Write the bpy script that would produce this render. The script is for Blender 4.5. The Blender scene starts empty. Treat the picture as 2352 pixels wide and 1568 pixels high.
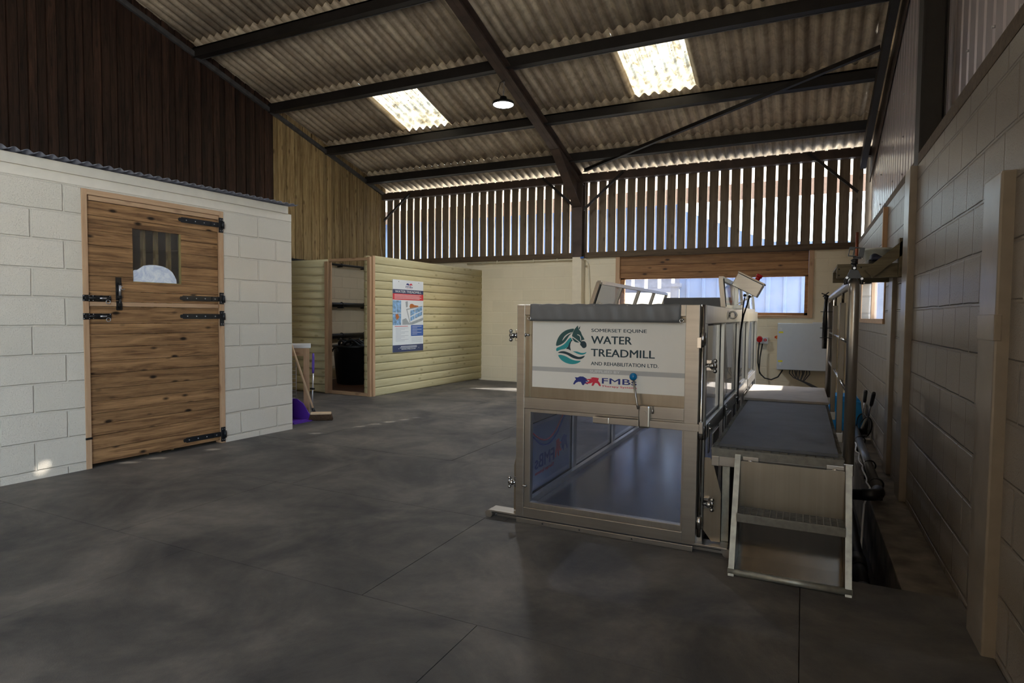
import bpy, bmesh, math, random
from mathutils import Matrix, Vector
random.seed(7)
R = math.radians
PI = math.pi
scene = bpy.context.scene
COL = scene.collection

# ------------------------------------------------------------------ camera
EYE = Vector((0.0, 0.0, 1.3))
def _rz(a): return Matrix.Rotation(a, 4, 'Z')
cam_data = bpy.data.cameras.new('camera')
cam_data.sensor_width = 36.0
cam_data.lens = 1392.4 / 2352 * 36.0
cam_data.clip_start = 0.05
cam = bpy.data.objects.new('camera', cam_data)
COL.objects.link(cam)
cam.matrix_world = Matrix.Translation(EYE) @ _rz(R(25.6178)) @ Matrix.Rotation(R(90 - 2.45447), 4, 'X') @ _rz(R(0.513588))
scene.camera = cam

# ------------------------------------------------------------------ world, sun, exposure
world = bpy.data.worlds.new('world'); scene.world = world
world.use_nodes = True
wn = world.node_tree.nodes; wl = world.node_tree.links
for n in list(wn): wn.remove(n)
sky = wn.new('ShaderNodeTexSky'); sky.sky_type = 'NISHITA'
sky.sun_disc = False; sky.sun_elevation = R(33); sky.sun_rotation = R(55)
sky.air_density = 1.2; sky.dust_density = 1.5; sky.altitude = 50
bg = wn.new('ShaderNodeBackground'); bg.inputs['Strength'].default_value = 1.35
wo = wn.new('ShaderNodeOutputWorld')
hz = wn.new('ShaderNodeMix'); hz.data_type = 'RGBA'; hz.inputs[0].default_value = 0.3; hz.inputs[7].default_value = (0.75, 0.70, 0.62, 1)
wl.new(sky.outputs[0], hz.inputs[6]); wl.new(hz.outputs[2], bg.inputs[0]); wl.new(bg.outputs[0], wo.inputs[0])
sun_d = bpy.data.lights.new('sun', 'SUN'); sun_d.energy = 15.0; sun_d.angle = R(0.53); sun_d.color = (1, 0.94, 0.85)
sun = bpy.data.objects.new('sun', sun_d); COL.objects.link(sun)
sun.rotation_mode = 'QUATERNION'
sun.rotation_quaternion = Vector((-1.25, -0.875, -1.0)).to_track_quat('-Z', 'Y')
sun.location = (8, 15, 12)
vs = scene.view_settings
scene.display_settings.display_device = 'sRGB'
vs.view_transform = 'Standard'; vs.look = 'None'; vs.gamma = 1.0; vs.use_curve_mapping = False
vs.exposure = 0.65

# ------------------------------------------------------------------ material helpers
def new_mat(name):
    m = bpy.data.materials.new(name); m.use_nodes = True
    nt = m.node_tree
    for n in list(nt.nodes): nt.nodes.remove(n)
    out = nt.nodes.new('ShaderNodeOutputMaterial')
    b = nt.nodes.new('ShaderNodeBsdfPrincipled')
    nt.links.new(b.outputs[0], out.inputs[0])
    return m, nt, b, out
def lin(c):
    return tuple(((x / 12.92) if x <= 0.04045 else ((x + 0.055) / 1.055) ** 2.4) for x in c) + (1.0,)
def N(nt, t, **kw):
    n = nt.nodes.new(t)
    for k, v in kw.items():
        if k.startswith('_'): setattr(n, k[1:], v)
        else: n.inputs[k.replace('__', ' ')].default_value = v
    return n
def ramp(nt, src, stops):
    r = nt.nodes.new('ShaderNodeValToRGB'); nt.links.new(src, r.inputs[0])
    e = r.color_ramp.elements
    while len(e) < len(stops): e.new(0.5)
    for i, (p, c) in enumerate(stops):
        e[i].position = p; e[i].color = c if len(c) == 4 else tuple(c) + (1,)
    return r.outputs[0]
def math_n(nt, op, a, b=None):
    n = nt.nodes.new('ShaderNodeMath'); n.operation = op
    for i, v in enumerate((a, b)):
        if v is None: continue
        if isinstance(v, (int, float)): n.inputs[i].default_value = v
        else: nt.links.new(v, n.inputs[i])
    return n.outputs[0]
def mixc(nt, fac, a, b, mode='MIX'):
    n = nt.nodes.new('ShaderNodeMix'); n.data_type = 'RGBA'; n.blend_type = mode
    for sock, v in ((n.inputs[0], fac), (n.inputs[6], a), (n.inputs[7], b)):
        if isinstance(v, (int, float)): sock.default_value = v
        elif isinstance(v, tuple): sock.default_value = v
        else: nt.links.new(v, sock)
    return n.outputs[2]
def bump(nt, b, h, strength=0.4, dist=0.01):
    n = nt.nodes.new('ShaderNodeBump'); n.inputs['Strength'].default_value = strength; n.inputs['Distance'].default_value = dist
    nt.links.new(h, n.inputs['Height']); nt.links.new(n.outputs[0], b.inputs['Normal'])
def plain(name, c, rough=0.5, metal=0.0, var=0.06, vs_=12.0, spec=0.5, bmp=0.0):
    m, nt, b, out = new_mat(name)
    tc = N(nt, 'ShaderNodeTexCoord')
    no = N(nt, 'ShaderNodeTexNoise', Scale=vs_, Detail=5.0)
    nt.links.new(tc.outputs['Object'], no.inputs['Vector'])
    c = lin(c)
    lo = tuple(x * (1 - var) for x in c[:3]) + (1,); hi = tuple(min(1, x * (1 + var)) for x in c[:3]) + (1,)
    nt.links.new(ramp(nt, no.outputs[0], [(0.3, lo), (0.7, hi)]), b.inputs['Base Color'])
    b.inputs['Roughness'].default_value = rough; b.inputs['Metallic'].default_value = metal
    b.inputs['Specular IOR Level'].default_value = spec
    if bmp: bump(nt, b, no.outputs[0], bmp, 0.004)
    return m
def block_mat(name, c, plane, depth=0.02, off=(0, 0), rough=0.6, mort=0.93, grain=0.25, width=0.45, stain=0.06):
    """painted blockwork laid in courses: plane 'X' (x,z) or 'Y' (y,z)"""
    m, nt, b, out = new_mat(name)
    tc = N(nt, 'ShaderNodeTexCoord'); sp = N(nt, 'ShaderNodeSeparateXYZ'); cb = N(nt, 'ShaderNodeCombineXYZ')
    nt.links.new(tc.outputs['Object'], sp.inputs[0])
    u = sp.outputs[0 if plane == 'X' else 1]
    wob = N(nt, 'ShaderNodeTexNoise', Scale=2.2, Detail=2.0); nt.links.new(tc.outputs['Object'], wob.inputs['Vector'])
    wv = math_n(nt, 'MULTIPLY', math_n(nt, 'SUBTRACT', wob.outputs[0], 0.5), 0.018)
    nt.links.new(math_n(nt, 'ADD', math_n(nt, 'ADD', u, off[0]), wv), cb.inputs[0])
    nt.links.new(math_n(nt, 'ADD', math_n(nt, 'ADD', sp.outputs[2], off[1]), wv), cb.inputs[1])
    br = N(nt, 'ShaderNodeTexBrick', Scale=1.0); br.inputs['Mortar Size'].default_value = 0.011
    br.inputs['Brick Width'].default_value = width; br.inputs['Row Height'].default_value = 0.225
    br.inputs['Mortar Smooth'].default_value = 0.6
    br.inputs['Color1'].default_value = (1, 1, 1, 1); br.inputs['Color2'].default_value = (0.94, 0.94, 0.93, 1)
    br.inputs['Mortar'].default_value = (mort, mort, mort * 0.99, 1)
    nt.links.new(cb.outputs[0], br.inputs['Vector'])
    fine = N(nt, 'ShaderNodeTexNoise', Scale=170.0, Detail=2.0); nt.links.new(tc.outputs['Object'], fine.inputs['Vector'])
    big = N(nt, 'ShaderNodeTexNoise', Scale=1.6, Detail=6.0, Roughness=0.65); nt.links.new(tc.outputs['Object'], big.inputs['Vector'])
    cc = lin(c)
    base = ramp(nt, big.outputs[0], [(0.3, tuple(x * (1 - stain) for x in cc[:3]) + (1,)), (0.7, cc)])
    col = mixc(nt, 1.0, base, br.outputs['Color'], 'MULTIPLY')
    nt.links.new(col, b.inputs['Base Color'])
    pits = ramp(nt, fine.outputs[0], [(0.30, (0, 0, 0)), (0.44, (1, 1, 1))])
    h = math_n(nt, 'SUBTRACT', math_n(nt, 'MULTIPLY', pits, grain), math_n(nt, 'MULTIPLY', br.outputs['Fac'], 1.0))
    bump(nt, b, h, 0.75, depth)
    b.inputs['Roughness'].default_value = rough
    return m
def wood_mat(name, light, dark, grain='Z', rough=0.6, var=0.35, knots=0.5, knotc=(0.1, 0.06, 0.04), tint=None, scale=1.0, streak=0.5, kscale=1.0):
    m, nt, b, out = new_mat(name)
    tc = N(nt, 'ShaderNodeTexCoord'); gi = N(nt, 'ShaderNodeNewGeometry')
    off = N(nt, 'ShaderNodeVectorMath', _operation='SCALE'); cmb = N(nt, 'ShaderNodeCombineXYZ')
    rnd = gi.outputs['Random Per Island']
    for i, k in enumerate((37.0, 91.0, 53.0)): nt.links.new(math_n(nt, 'MULTIPLY', rnd, k), cmb.inputs[i])
    ad = N(nt, 'ShaderNodeVectorMath', _operation='ADD')
    nt.links.new(tc.outputs['Object'], ad.inputs[0]); nt.links.new(cmb.outputs[0], ad.inputs[1])
    s = {'X': (0.9, 14, 14), 'Y': (14, 0.9, 14), 'Z': (14, 14, 0.9)}[grain]
    mp = N(nt, 'ShaderNodeMapping'); mp.inputs['Scale'].default_value = tuple(q * scale for q in s)
    nt.links.new(ad.outputs[0], mp.inputs['Vector'])
    n1 = N(nt, 'ShaderNodeTexNoise', Scale=1.6, Detail=7.0, Roughness=0.62, Distortion=0.9); nt.links.new(mp.outputs[0], n1.inputs['Vector'])
    n2 = N(nt, 'ShaderNodeTexNoise', Scale=6.5, Detail=5.0, Roughness=0.7); nt.links.new(mp.outputs[0], n2.inputs['Vector'])
    f = math_n(nt, 'ADD', math_n(nt, 'MULTIPLY', n1.outputs[0], 0.65), math_n(nt, 'MULTIPLY', n2.outputs[0], 0.35))
    L = lin(light); D = lin(dark)
    mid = tuple((a + c2) / 2 for a, c2 in zip(L, D))
    base = ramp(nt, f, [(0.5 - 0.25 * (1.2 - streak), D), (0.5, mid), (0.5 + 0.25 * (1.2 - streak), L)])
    # plank to plank variation
    vv = ramp(nt, rnd, [(0.0, (1 - var,) * 3), (1.0, (1.0, 1.0, 1.0))])
    base = mixc(nt, 1.0, base, vv, 'MULTIPLY')
    ks = {'X': (3.6, 8, 8), 'Y': (8, 3.6, 8), 'Z': (8, 8, 3.6)}[grain]
    mk = N(nt, 'ShaderNodeMapping'); mk.inputs['Scale'].default_value = tuple(q * scale * kscale for q in ks)
    nt.links.new(ad.outputs[0], mk.inputs['Vector'])
    vo = N(nt, 'ShaderNodeTexVoronoi', Scale=1.0); nt.links.new(mk.outputs[0], vo.inputs['Vector'])
    kf = ramp(nt, vo.outputs['Distance'], [(0.09, (1, 1, 1)), (0.20, (0, 0, 0))])
    kf = math_n(nt, 'MULTIPLY', kf, knots)
    base = mixc(nt, kf, base, lin(knotc))
    nt.links.new(base, b.inputs['Base Color'])
    bump(nt, b, f, 0.25, 0.004)
    b.inputs['Roughness'].default_value = rough
    b.inputs['Specular IOR Level'].default_value = 0.3
    return m
def steel_mat(name, c=(0.73, 0.71, 0.68), rough=0.30, metal=0.92, brush='Z'):
    m, nt, b, out = new_mat(name)
    tc = N(nt, 'ShaderNodeTexCoord'); mp = N(nt, 'ShaderNodeMapping')
    mp.inputs['Scale'].default_value = {'X': (1.5, 220, 220), 'Y': (220, 1.5, 220), 'Z': (220, 220, 1.5)}[brush]
    nt.links.new(tc.outputs['Object'], mp.inputs['Vector'])
    n1 = N(nt, 'ShaderNodeTexNoise', Scale=1.0, Detail=4.0); nt.links.new(mp.outputs[0], n1.inputs['Vector'])
    n2 = N(nt, 'ShaderNodeTexNoise', Scale=3.0, Detail=6.0); nt.links.new(tc.outputs['Object'], n2.inputs['Vector'])
    cc = lin(c)
    n3 = N(nt, 'ShaderNodeTexNoise', Scale=0.12, Detail=5.0, Roughness=0.7); nt.links.new(mp.outputs[0], n3.inputs['Vector'])
    base = ramp(nt, n2.outputs[0], [(0.3, tuple(x * 0.80 for x in cc[:3]) + (1,)), (0.7, cc)])
    nt.links.new(mixc(nt, 1.0, base, ramp(nt, n3.outputs[0], [(0.3, (0.84, 0.83, 0.82)), (0.7, (1, 1, 1))]), 'MULTIPLY'), b.inputs['Base Color'])
    r = math_n(nt, 'ADD', math_n(nt, 'MULTIPLY', n1.outputs[0], 0.05), rough - 0.03)
    nt.links.new(r, b.inputs['Roughness']); b.inputs['Metallic'].default_value = metal
    return m
def glass_mat(name, tint=(0.93, 0.95, 0.97), gloss=0.12, film=0.0, filmc=(0.7, 0.75, 0.85)):
    m, nt, b, out = new_mat(name); nt.nodes.remove(b)
    tr = N(nt, 'ShaderNodeBsdfTransparent'); tr.inputs[0].default_value = tint + (1,)
    gl = N(nt, 'ShaderNodeBsdfGlossy'); gl.inputs['Roughness'].default_value = 0.02; gl.inputs[0].default_value = (1, 1, 1, 1)
    fr = N(nt, 'ShaderNodeLayerWeight')
    fac = math_n(nt, 'ADD', math_n(nt, 'MULTIPLY', math_n(nt, 'POWER', fr.outputs['Facing'], 4.0), 0.7), 0.02 + gloss * 0.15)
    mx = N(nt, 'ShaderNodeMixShader'); nt.links.new(fac, mx.inputs[0]); nt.links.new(tr.outputs[0], mx.inputs[1]); nt.links.new(gl.outputs[0], mx.inputs[2])
    last = mx.outputs[0]
    if film:
        tc = N(nt, 'ShaderNodeTexCoord'); no = N(nt, 'ShaderNodeTexNoise', Scale=9.0, Detail=6.0); nt.links.new(tc.outputs['Object'], no.inputs['Vector'])
        df = N(nt, 'ShaderNodeBsdfDiffuse'); df.inputs[0].default_value = filmc + (1,)
        tl = N(nt, 'ShaderNodeBsdfTranslucent'); tl.inputs[0].default_value = filmc + (1,)
        ms = N(nt, 'ShaderNodeMixShader'); ms.inputs[0].default_value = 0.5
        nt.links.new(df.outputs[0], ms.inputs[1]); nt.links.new(tl.outputs[0], ms.inputs[2])
        m2 = N(nt, 'ShaderNodeMixShader')
        nt.links.new(math_n(nt, 'MULTIPLY', no.outputs[0], film * 2), m2.inputs[0])
        nt.links.new(last, m2.inputs[1]); nt.links.new(ms.outputs[0], m2.inputs[2]); last = m2.outputs[0]
    nt.links.new(last, out.inputs[0])
    return m

M = {}
M['paint_left'] = block_mat('painted_block_white', (0.88, 0.845, 0.79), 'X', depth=0.014, off=(0.02, -0.06), grain=0.35)
M['paint_back'] = block_mat('painted_block_cream', (0.93, 0.88, 0.77), 'X', depth=0.002, off=(0.1, -0.02), mort=0.985)
M['paint_gable'] = block_mat('painted_block_cream_gable', (0.86, 0.80, 0.70), 'Y', depth=0.006, off=(0.1, -0.02), mort=0.93)
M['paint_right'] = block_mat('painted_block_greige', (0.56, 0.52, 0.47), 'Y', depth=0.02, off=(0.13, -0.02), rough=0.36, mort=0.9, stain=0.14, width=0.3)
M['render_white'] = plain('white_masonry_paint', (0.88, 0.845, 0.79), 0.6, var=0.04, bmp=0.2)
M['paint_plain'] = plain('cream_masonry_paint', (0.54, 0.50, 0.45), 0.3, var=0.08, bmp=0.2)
M['cream_col'] = plain('cream_column_paint', (0.90, 0.85, 0.75), 0.5, var=0.04)
M['door_wood'] = wood_mat('rustic_door_boards', (0.72, 0.55, 0.38), (0.42, 0.30, 0.20), 'X', 0.5, var=0.3, knots=0.95, knotc=(0.10, 0.065, 0.045), streak=0.75, kscale=1.25)
M['pine'] = wood_mat('sawn_pine', (0.80, 0.67, 0.54), (0.70, 0.55, 0.42), 'Z', 0.6, var=0.12, knots=0.45, knotc=(0.42, 0.22, 0.14))
M['pine_x'] = wood_mat('sawn_pine_lengthwise', (0.80, 0.67, 0.54), (0.70, 0.55, 0.42), 'X', 0.6, var=0.12, knots=0.45, knotc=(0.42, 0.22, 0.14))
M['treated_y'] = wood_mat('green_treated_loglap', (0.86, 0.82, 0.66), (0.77, 0.71, 0.53), 'X', 0.55, var=0.14, knots=0.5, knotc=(0.52, 0.45, 0.26))
M['treated_dark'] = wood_mat('green_treated_posts', (0.62, 0.56, 0.38), (0.48, 0.42, 0.27), 'Z', 0.6, var=0.1, knots=0.3)
M['shelf_wood'] = wood_mat('weathered_green_timber', (0.50, 0.47, 0.38), (0.36, 0.33, 0.26), 'X', 0.6, var=0.15, knots=0.4)
M['dark_board'] = wood_mat('dark_stained_boards', (0.33, 0.23, 0.18), (0.13, 0.09, 0.075), 'Z', 0.65, var=0.6, knots=0.5, knotc=(0.09, 0.06, 0.05), streak=0.7)
M['light_board'] = wood_mat('pale_treated_boards', (0.78, 0.68, 0.50), (0.56, 0.45, 0.30), 'Z', 0.6, var=0.45, knots=0.6, knotc=(0.25, 0.16, 0.09), streak=0.8)
M['slat_board'] = wood_mat('weathered_slat_boards', (0.56, 0.50, 0.42), (0.40, 0.34, 0.28), 'Z', 0.75, var=0.22, knots=0.45, knotc=(0.12, 0.09, 0.07))
M['sill_wood'] = wood_mat('weathered_sill_timber', (0.45, 0.38, 0.30), (0.28, 0.23, 0.18), 'X', 0.75, var=0.1, knots=0.3)
M['shutter'] = wood_mat('brown_window_boards', (0.74, 0.56, 0.38), (0.46, 0.31, 0.20), 'X', 0.55, var=0.3, knots=0.85, knotc=(0.15, 0.09, 0.06))
M['rust_steel'] = plain('weathered_brown_steel', (0.29, 0.23, 0.20), 0.6, 0.1, var=0.35, vs_=5.0, bmp=0.2)
M['dark_steel'] = plain('dark_purlin_steel', (0.13, 0.115, 0.11), 0.55, 0.2, var=0.3, vs_=6.0)
M['purlin_lip'] = plain('galvanised_purlin_lip', (0.36, 0.36, 0.37), 0.5, 0.4, var=0.3, vs_=9.0)
M['steel'] = steel_mat('stainless_steel')
M['flat_bar'] = steel_mat('dull_flat_bar', (0.45, 0.42, 0.38), 0.4, 0.9)
M['steel_x'] = steel_mat('stainless_steel_crosswise', brush='X')
M['steel_sheet'] = steel_mat('stainless_sheet', (0.66, 0.62, 0.56), 0.30, 0.9, 'Z')
M['chrome'] = steel_mat('polished_stainless', (0.80, 0.80, 0.80), 0.15, 1.0)
M['step_sheet'] = steel_mat('scuffed_reflective_sheet', (0.50, 0.48, 0.45), 0.18, 0.95)
M['galv'] = plain('galvanised_frame', (0.62, 0.62, 0.58), 0.4, 0.6, var=0.2, vs_=25)
M['black'] = plain('black_powder_coat', (0.07, 0.07, 0.08), 0.4, 0.1, spec=0.6)
M['hinge'] = plain('black_japanned_iron', (0.11, 0.12, 0.14), 0.38, 0.2)
M['black_pl'] = plain('black_plastic', (0.05, 0.05, 0.055), 0.45)
M['gasket'] = plain('black_rubber_gasket', (0.06, 0.06, 0.08), 0.6)
M['pipe'] = plain('grey_plastic_pipe', (0.30, 0.30, 0.31), 0.28)
M['zinc'] = plain('zinc_plated', (0.72, 0.72, 0.74), 0.3, 0.8)
M['white_pl'] = plain('white_plastic', (0.86, 0.86, 0.86), 0.4)
M['cream_pl'] = plain('cream_plastic_conduit', (0.86, 0.82, 0.72), 0.4)
M['grey_box'] = plain('pale_grey_enclosure_paint', (0.80, 0.82, 0.84), 0.45, var=0.02)
M['red'] = plain('red_plastic', (0.78, 0.12, 0.12), 0.4)
M['orange'] = plain('orange_plastic', (0.90, 0.50, 0.10), 0.4)
M['yellow'] = plain('yellow_label', (0.93, 0.88, 0.20), 0.5)
M['blue_ball'] = plain('blue_gloss_knob', (0.05, 0.42, 0.62), 0.15)
M['blue_bin'] = plain('bright_blue_plastic', (0.10, 0.58, 0.85), 0.45)
M['purple'] = plain('purple_plastic', (0.36, 0.20, 0.62), 0.35)
M['purple_d'] = plain('purple_rubber_grip', (0.33, 0.22, 0.60), 0.5)
M['tarp'] = plain('grey_pvc_fabric', (0.40, 0.40, 0.40), 0.45, var=0.05, bmp=0.2)
M['sign'] = plain('matt_white_sign', (0.86, 0.84, 0.80), 0.4, var=0.01)
M['sign_grey'] = plain('grey_sign_band', (0.68, 0.67, 0.65), 0.45, var=0.01)
M['sign_light'] = plain('pale_lettering', (0.83, 0.83, 0.82), 0.45, var=0.01)
M['ink'] = plain('dark_teal_ink', (0.06, 0.19, 0.23), 0.45, var=0.01)
M['ink2'] = plain('deep_green_ink', (0.13, 0.30, 0.30), 0.45, var=0.05)
M['teal'] = plain('teal_ink', (0.08, 0.55, 0.56), 0.45, var=0.01)
M['navy'] = plain('navy_ink', (0.10, 0.16, 0.45), 0.45, var=0.01)
M['crimson'] = plain('crimson_ink', (0.80, 0.14, 0.25), 0.45, var=0.01)
M['p_white'] = plain('poster_white', (0.90, 0.92, 0.94), 0.35, var=0.01)
M['p_navy'] = plain('poster_slate', (0.20, 0.25, 0.40), 0.35, var=0.02)
M['p_red'] = plain('poster_red', (0.85, 0.20, 0.25), 0.35, var=0.02)
M['p_blue'] = plain('poster_blue', (0.22, 0.38, 0.68), 0.35, var=0.02)
M['p_sky'] = plain('poster_water_blue', (0.50, 0.66, 0.82), 0.35, var=0.5, vs_=22)
M['p_brown'] = plain('poster_chestnut', (0.72, 0.42, 0.20), 0.35, var=0.25, vs_=30)
M['p_grey'] = plain('poster_grey', (0.62, 0.65, 0.68), 0.35, var=0.1)
M['p_txt'] = plain('poster_small_print', (0.66, 0.69, 0.76), 0.4, var=0.02)
M['copper'] = plain('copper_pipe', (0.62, 0.36, 0.27), 0.35, 0.6)
M['bristle'] = plain('brown_bristles', (0.30, 0.22, 0.16), 0.9, var=0.5, vs_=120, bmp=0.8)
M['broom_wood'] = plain('pale_broom_wood', (0.84, 0.72, 0.58), 0.5, var=0.08)
M['tub_white'] = plain('white_bucket_plastic', (0.74, 0.76, 0.74), 0.4)
M['navy_pl'] = plain('dark_blue_plastic', (0.10, 0.13, 0.24), 0.5)
M['net'] = glass_mat('dark_mesh_net', (0.35, 0.35, 0.36), 0.0)
M['brown_floor'] = wood_mat('brown_floor_boards', (0.42, 0.28, 0.20), (0.30, 0.2, 0.14), 'X', 0.6)
M['glass'] = glass_mat('clear_acrylic', (0.88, 0.90, 0.96), 0.12, film=0.02, filmc=(0.75, 0.8, 0.92))
M['win_glass'] = glass_mat('window_glass', (0.95, 0.97, 1.0), 0.1, film=0.03)
M['door_glass'] = glass_mat('door_pane_glass', (0.85, 0.86, 0.86), 0.1, film=0.03)
M['decal'] = plain('pale_blue_decal_film', (0.66, 0.70, 0.80), 0.5, var=0.03)
M['decal_b'] = plain('decal_blue', (0.15, 0.25, 0.60), 0.5)
M['decal_r'] = plain('decal_red', (0.80, 0.28, 0.33), 0.5)

def floor_mat():
    m, nt, b, out = new_mat('black_rubber_matting')
    tc = N(nt, 'ShaderNodeTexCoord')
    big = N(nt, 'ShaderNodeTexNoise', Scale=1.3, Detail=9.0, Roughness=0.62, Distortion=0.6); nt.links.new(tc.outputs['Object'], big.inputs['Vector'])
    mid = N(nt, 'ShaderNodeTexNoise', Scale=7.0, Detail=6.0, Roughness=0.7); nt.links.new(tc.outputs['Object'], mid.inputs['Vector'])
    fine = N(nt, 'ShaderNodeTexNoise', Scale=160.0, Detail=2.0); nt.links.new(tc.outputs['Object'], fine.inputs['Vector'])
    c1 = ramp(nt, big.outputs[0], [(0.36, (0.056, 0.053, 0.052)), (0.5, (0.105, 0.097, 0.086)), (0.66, (0.178, 0.160, 0.134))])
    c2 = ramp(nt, mid.outputs[0], [(0.3, (0.78, 0.78, 0.8)), (0.7, (1.15, 1.13, 1.1))])
    c = mixc(nt, 1.0, c1, c2, 'MULTIPLY')
    spk = ramp(nt, fine.outputs[0], [(0.72, (0, 0, 0)), (0.8, (1, 1, 1))])
    c = mixc(nt, math_n(nt, 'MULTIPLY', spk, 0.25), c, (0.4, 0.38, 0.35, 1))
    nt.links.new(c, b.inputs['Base Color'])
    bump(nt, b, math_n(nt, 'ADD', fine.outputs[0], mid.outputs[0]), 0.3, 0.003)
    b.inputs['Roughness'].default_value = 0.62
    b.inputs['Specular IOR Level'].default_value = 0.35
    return m
M['rubber'] = floor_mat()
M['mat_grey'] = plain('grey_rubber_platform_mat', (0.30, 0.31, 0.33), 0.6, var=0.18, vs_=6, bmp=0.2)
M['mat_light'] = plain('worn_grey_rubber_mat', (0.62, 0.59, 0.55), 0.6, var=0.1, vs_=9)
M['belt'] = plain('treadmill_belt_rubber', (0.15, 0.155, 0.18), 0.22, var=0.25, vs_=5, bmp=0.1)
M['concrete'] = plain('rough_dirty_concrete', (0.43, 0.40, 0.36), 0.9, var=0.45, vs_=7, bmp=0.6)
M['trench'] = plain('dark_trench_concrete', (0.16, 0.15, 0.14), 0.9, var=0.3, vs_=8)
def roof_mat():
    m, nt, b, out = new_mat('aged_fibre_cement_sheet')
    tc = N(nt, 'ShaderNodeTexCoord'); mp = N(nt, 'ShaderNodeMapping'); mp.inputs['Scale'].default_value = (6.85, 0.35, 1)
    nt.links.new(tc.outputs['Object'], mp.inputs['Vector'])
    st = N(nt, 'ShaderNodeTexNoise', Scale=1.0, Detail=7.0, Roughness=0.7); nt.links.new(mp.outputs[0], st.inputs['Vector'])
    no = N(nt, 'ShaderNodeTexNoise', Scale=8.0, Detail=8.0, Roughness=0.7); nt.links.new(tc.outputs['Object'], no.inputs['Vector'])
    c1 = ramp(nt, st.outputs[0], [(0.3, lin((0.62, 0.56, 0.48))[:3]), (0.5, lin((0.80, 0.74, 0.65))[:3]), (0.7, lin((0.91, 0.86, 0.75))[:3])])
    c2 = ramp(nt, no.outputs[0], [(0.3, (0.6, 0.58, 0.56)), (0.55, (1, 1, 1))])
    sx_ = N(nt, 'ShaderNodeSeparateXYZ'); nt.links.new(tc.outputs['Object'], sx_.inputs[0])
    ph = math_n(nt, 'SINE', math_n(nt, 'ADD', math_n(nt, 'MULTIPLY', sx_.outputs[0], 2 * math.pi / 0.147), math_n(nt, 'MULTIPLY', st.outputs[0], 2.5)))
    trough_shade = ramp(nt, math_n(nt, 'ADD', math_n(nt, 'MULTIPLY', ph, 0.5), 0.5), [(0.12, (0.52, 0.49, 0.46)), (0.5, (1, 1, 1))])  # corrugation shading painted into the colour, dark along the troughs
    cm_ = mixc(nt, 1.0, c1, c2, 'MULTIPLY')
    nt.links.new(mixc(nt, 0.75, cm_, mixc(nt, 1.0, cm_, trough_shade, 'MULTIPLY')), b.inputs['Base Color'])
    b.inputs['Roughness'].default_value = 0.85
    bump(nt, b, no.outputs[0], 0.3, 0.004)
    return m
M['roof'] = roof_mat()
def skylight_mat():
    m, nt, b, out = new_mat('translucent_rooflight_sheet'); nt.nodes.remove(b)
    tc = N(nt, 'ShaderNodeTexCoord'); no = N(nt, 'ShaderNodeTexNoise', Scale=7.0, Detail=8.0, Roughness=0.7); nt.links.new(tc.outputs['Object'], no.inputs['Vector'])
    vo = N(nt, 'ShaderNodeTexVoronoi', Scale=9.0); nt.links.new(tc.outputs['Object'], vo.inputs['Vector'])
    c = ramp(nt, no.outputs[0], [(0.3, (0.26, 0.22, 0.15)), (0.5, (0.58, 0.54, 0.44)), (0.7, (0.76, 0.74, 0.66))])
    sp = ramp(nt, vo.outputs['Distance'], [(0.06, (0.25, 0.17, 0.08)), (0.11, (1, 1, 1))])
    c = mixc(nt, 1.0, c, sp, 'MULTIPLY')
    tl = N(nt, 'ShaderNodeBsdfTranslucent'); nt.links.new(c, tl.inputs[0])
    df = N(nt, 'ShaderNodeBsdfDiffuse'); nt.links.new(c, df.inputs[0])
    mx = N(nt, 'ShaderNodeMixShader'); mx.inputs[0].default_value = 0.2
    nt.links.new(tl.outputs[0], mx.inputs[1]); nt.links.new(df.outputs[0], mx.inputs[2]); nt.links.new(mx.outputs[0], out.inputs[0])
    return m
M['skylight'] = skylight_mat()
M['cladding'] = plain('plastic_coated_steel_cladding', (0.78, 0.75, 0.77), 0.25, 0.1, var=0.06, vs_=3)
M['tin'] = plain('galvanised_corrugated_sheet', (0.60, 0.61, 0.66), 0.35, 0.5, var=0.08)
M['out_blue'] = plain('pale_blue_metal_cladding', (0.42, 0.49, 0.62), 0.5, 0.0, var=0.06, vs_=2)
M['out_white'] = plain('pale_concrete_yard', (0.85, 0.84, 0.80), 0.8, var=0.05)
M['out_grey'] = plain('weathered_grey_boards', (0.46, 0.46, 0.50), 0.8, var=0.15)
M['out_brown'] = plain('weathered_brown_beam', (0.50, 0.40, 0.33), 0.8, var=0.1)
M['grating'] = plain('galvanised_grating', (0.44, 0.43, 0.40), 0.5, 0.5, var=0.2, vs_=30)
def pane_reflection_mat():  # bright reflection in the door pane, painted as mottled blue-white colour
    m, nt, b, out = new_mat('painted_pane_reflection')
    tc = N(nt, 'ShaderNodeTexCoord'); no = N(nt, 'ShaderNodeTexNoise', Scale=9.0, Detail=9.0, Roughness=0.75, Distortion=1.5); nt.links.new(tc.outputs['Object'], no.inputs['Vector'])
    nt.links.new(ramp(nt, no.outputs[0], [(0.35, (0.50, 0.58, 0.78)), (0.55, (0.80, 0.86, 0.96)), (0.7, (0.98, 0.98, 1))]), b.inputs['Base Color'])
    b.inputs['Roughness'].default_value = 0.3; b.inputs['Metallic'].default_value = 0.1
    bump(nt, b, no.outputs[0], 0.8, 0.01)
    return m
M['film'] = pane_reflection_mat()
def emit_mat(name, c, s):
    m, nt, b, out = new_mat(name); nt.nodes.remove(b)
    e = N(nt, 'ShaderNodeEmission'); e.inputs[0].default_value = c + (1,); e.inputs[1].default_value = s
    nt.links.new(e.outputs[0], out.inputs[0]); return m
M['led'] = emit_mat('lit_led_panel', (0.92, 0.96, 1.0), 14.0)

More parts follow.
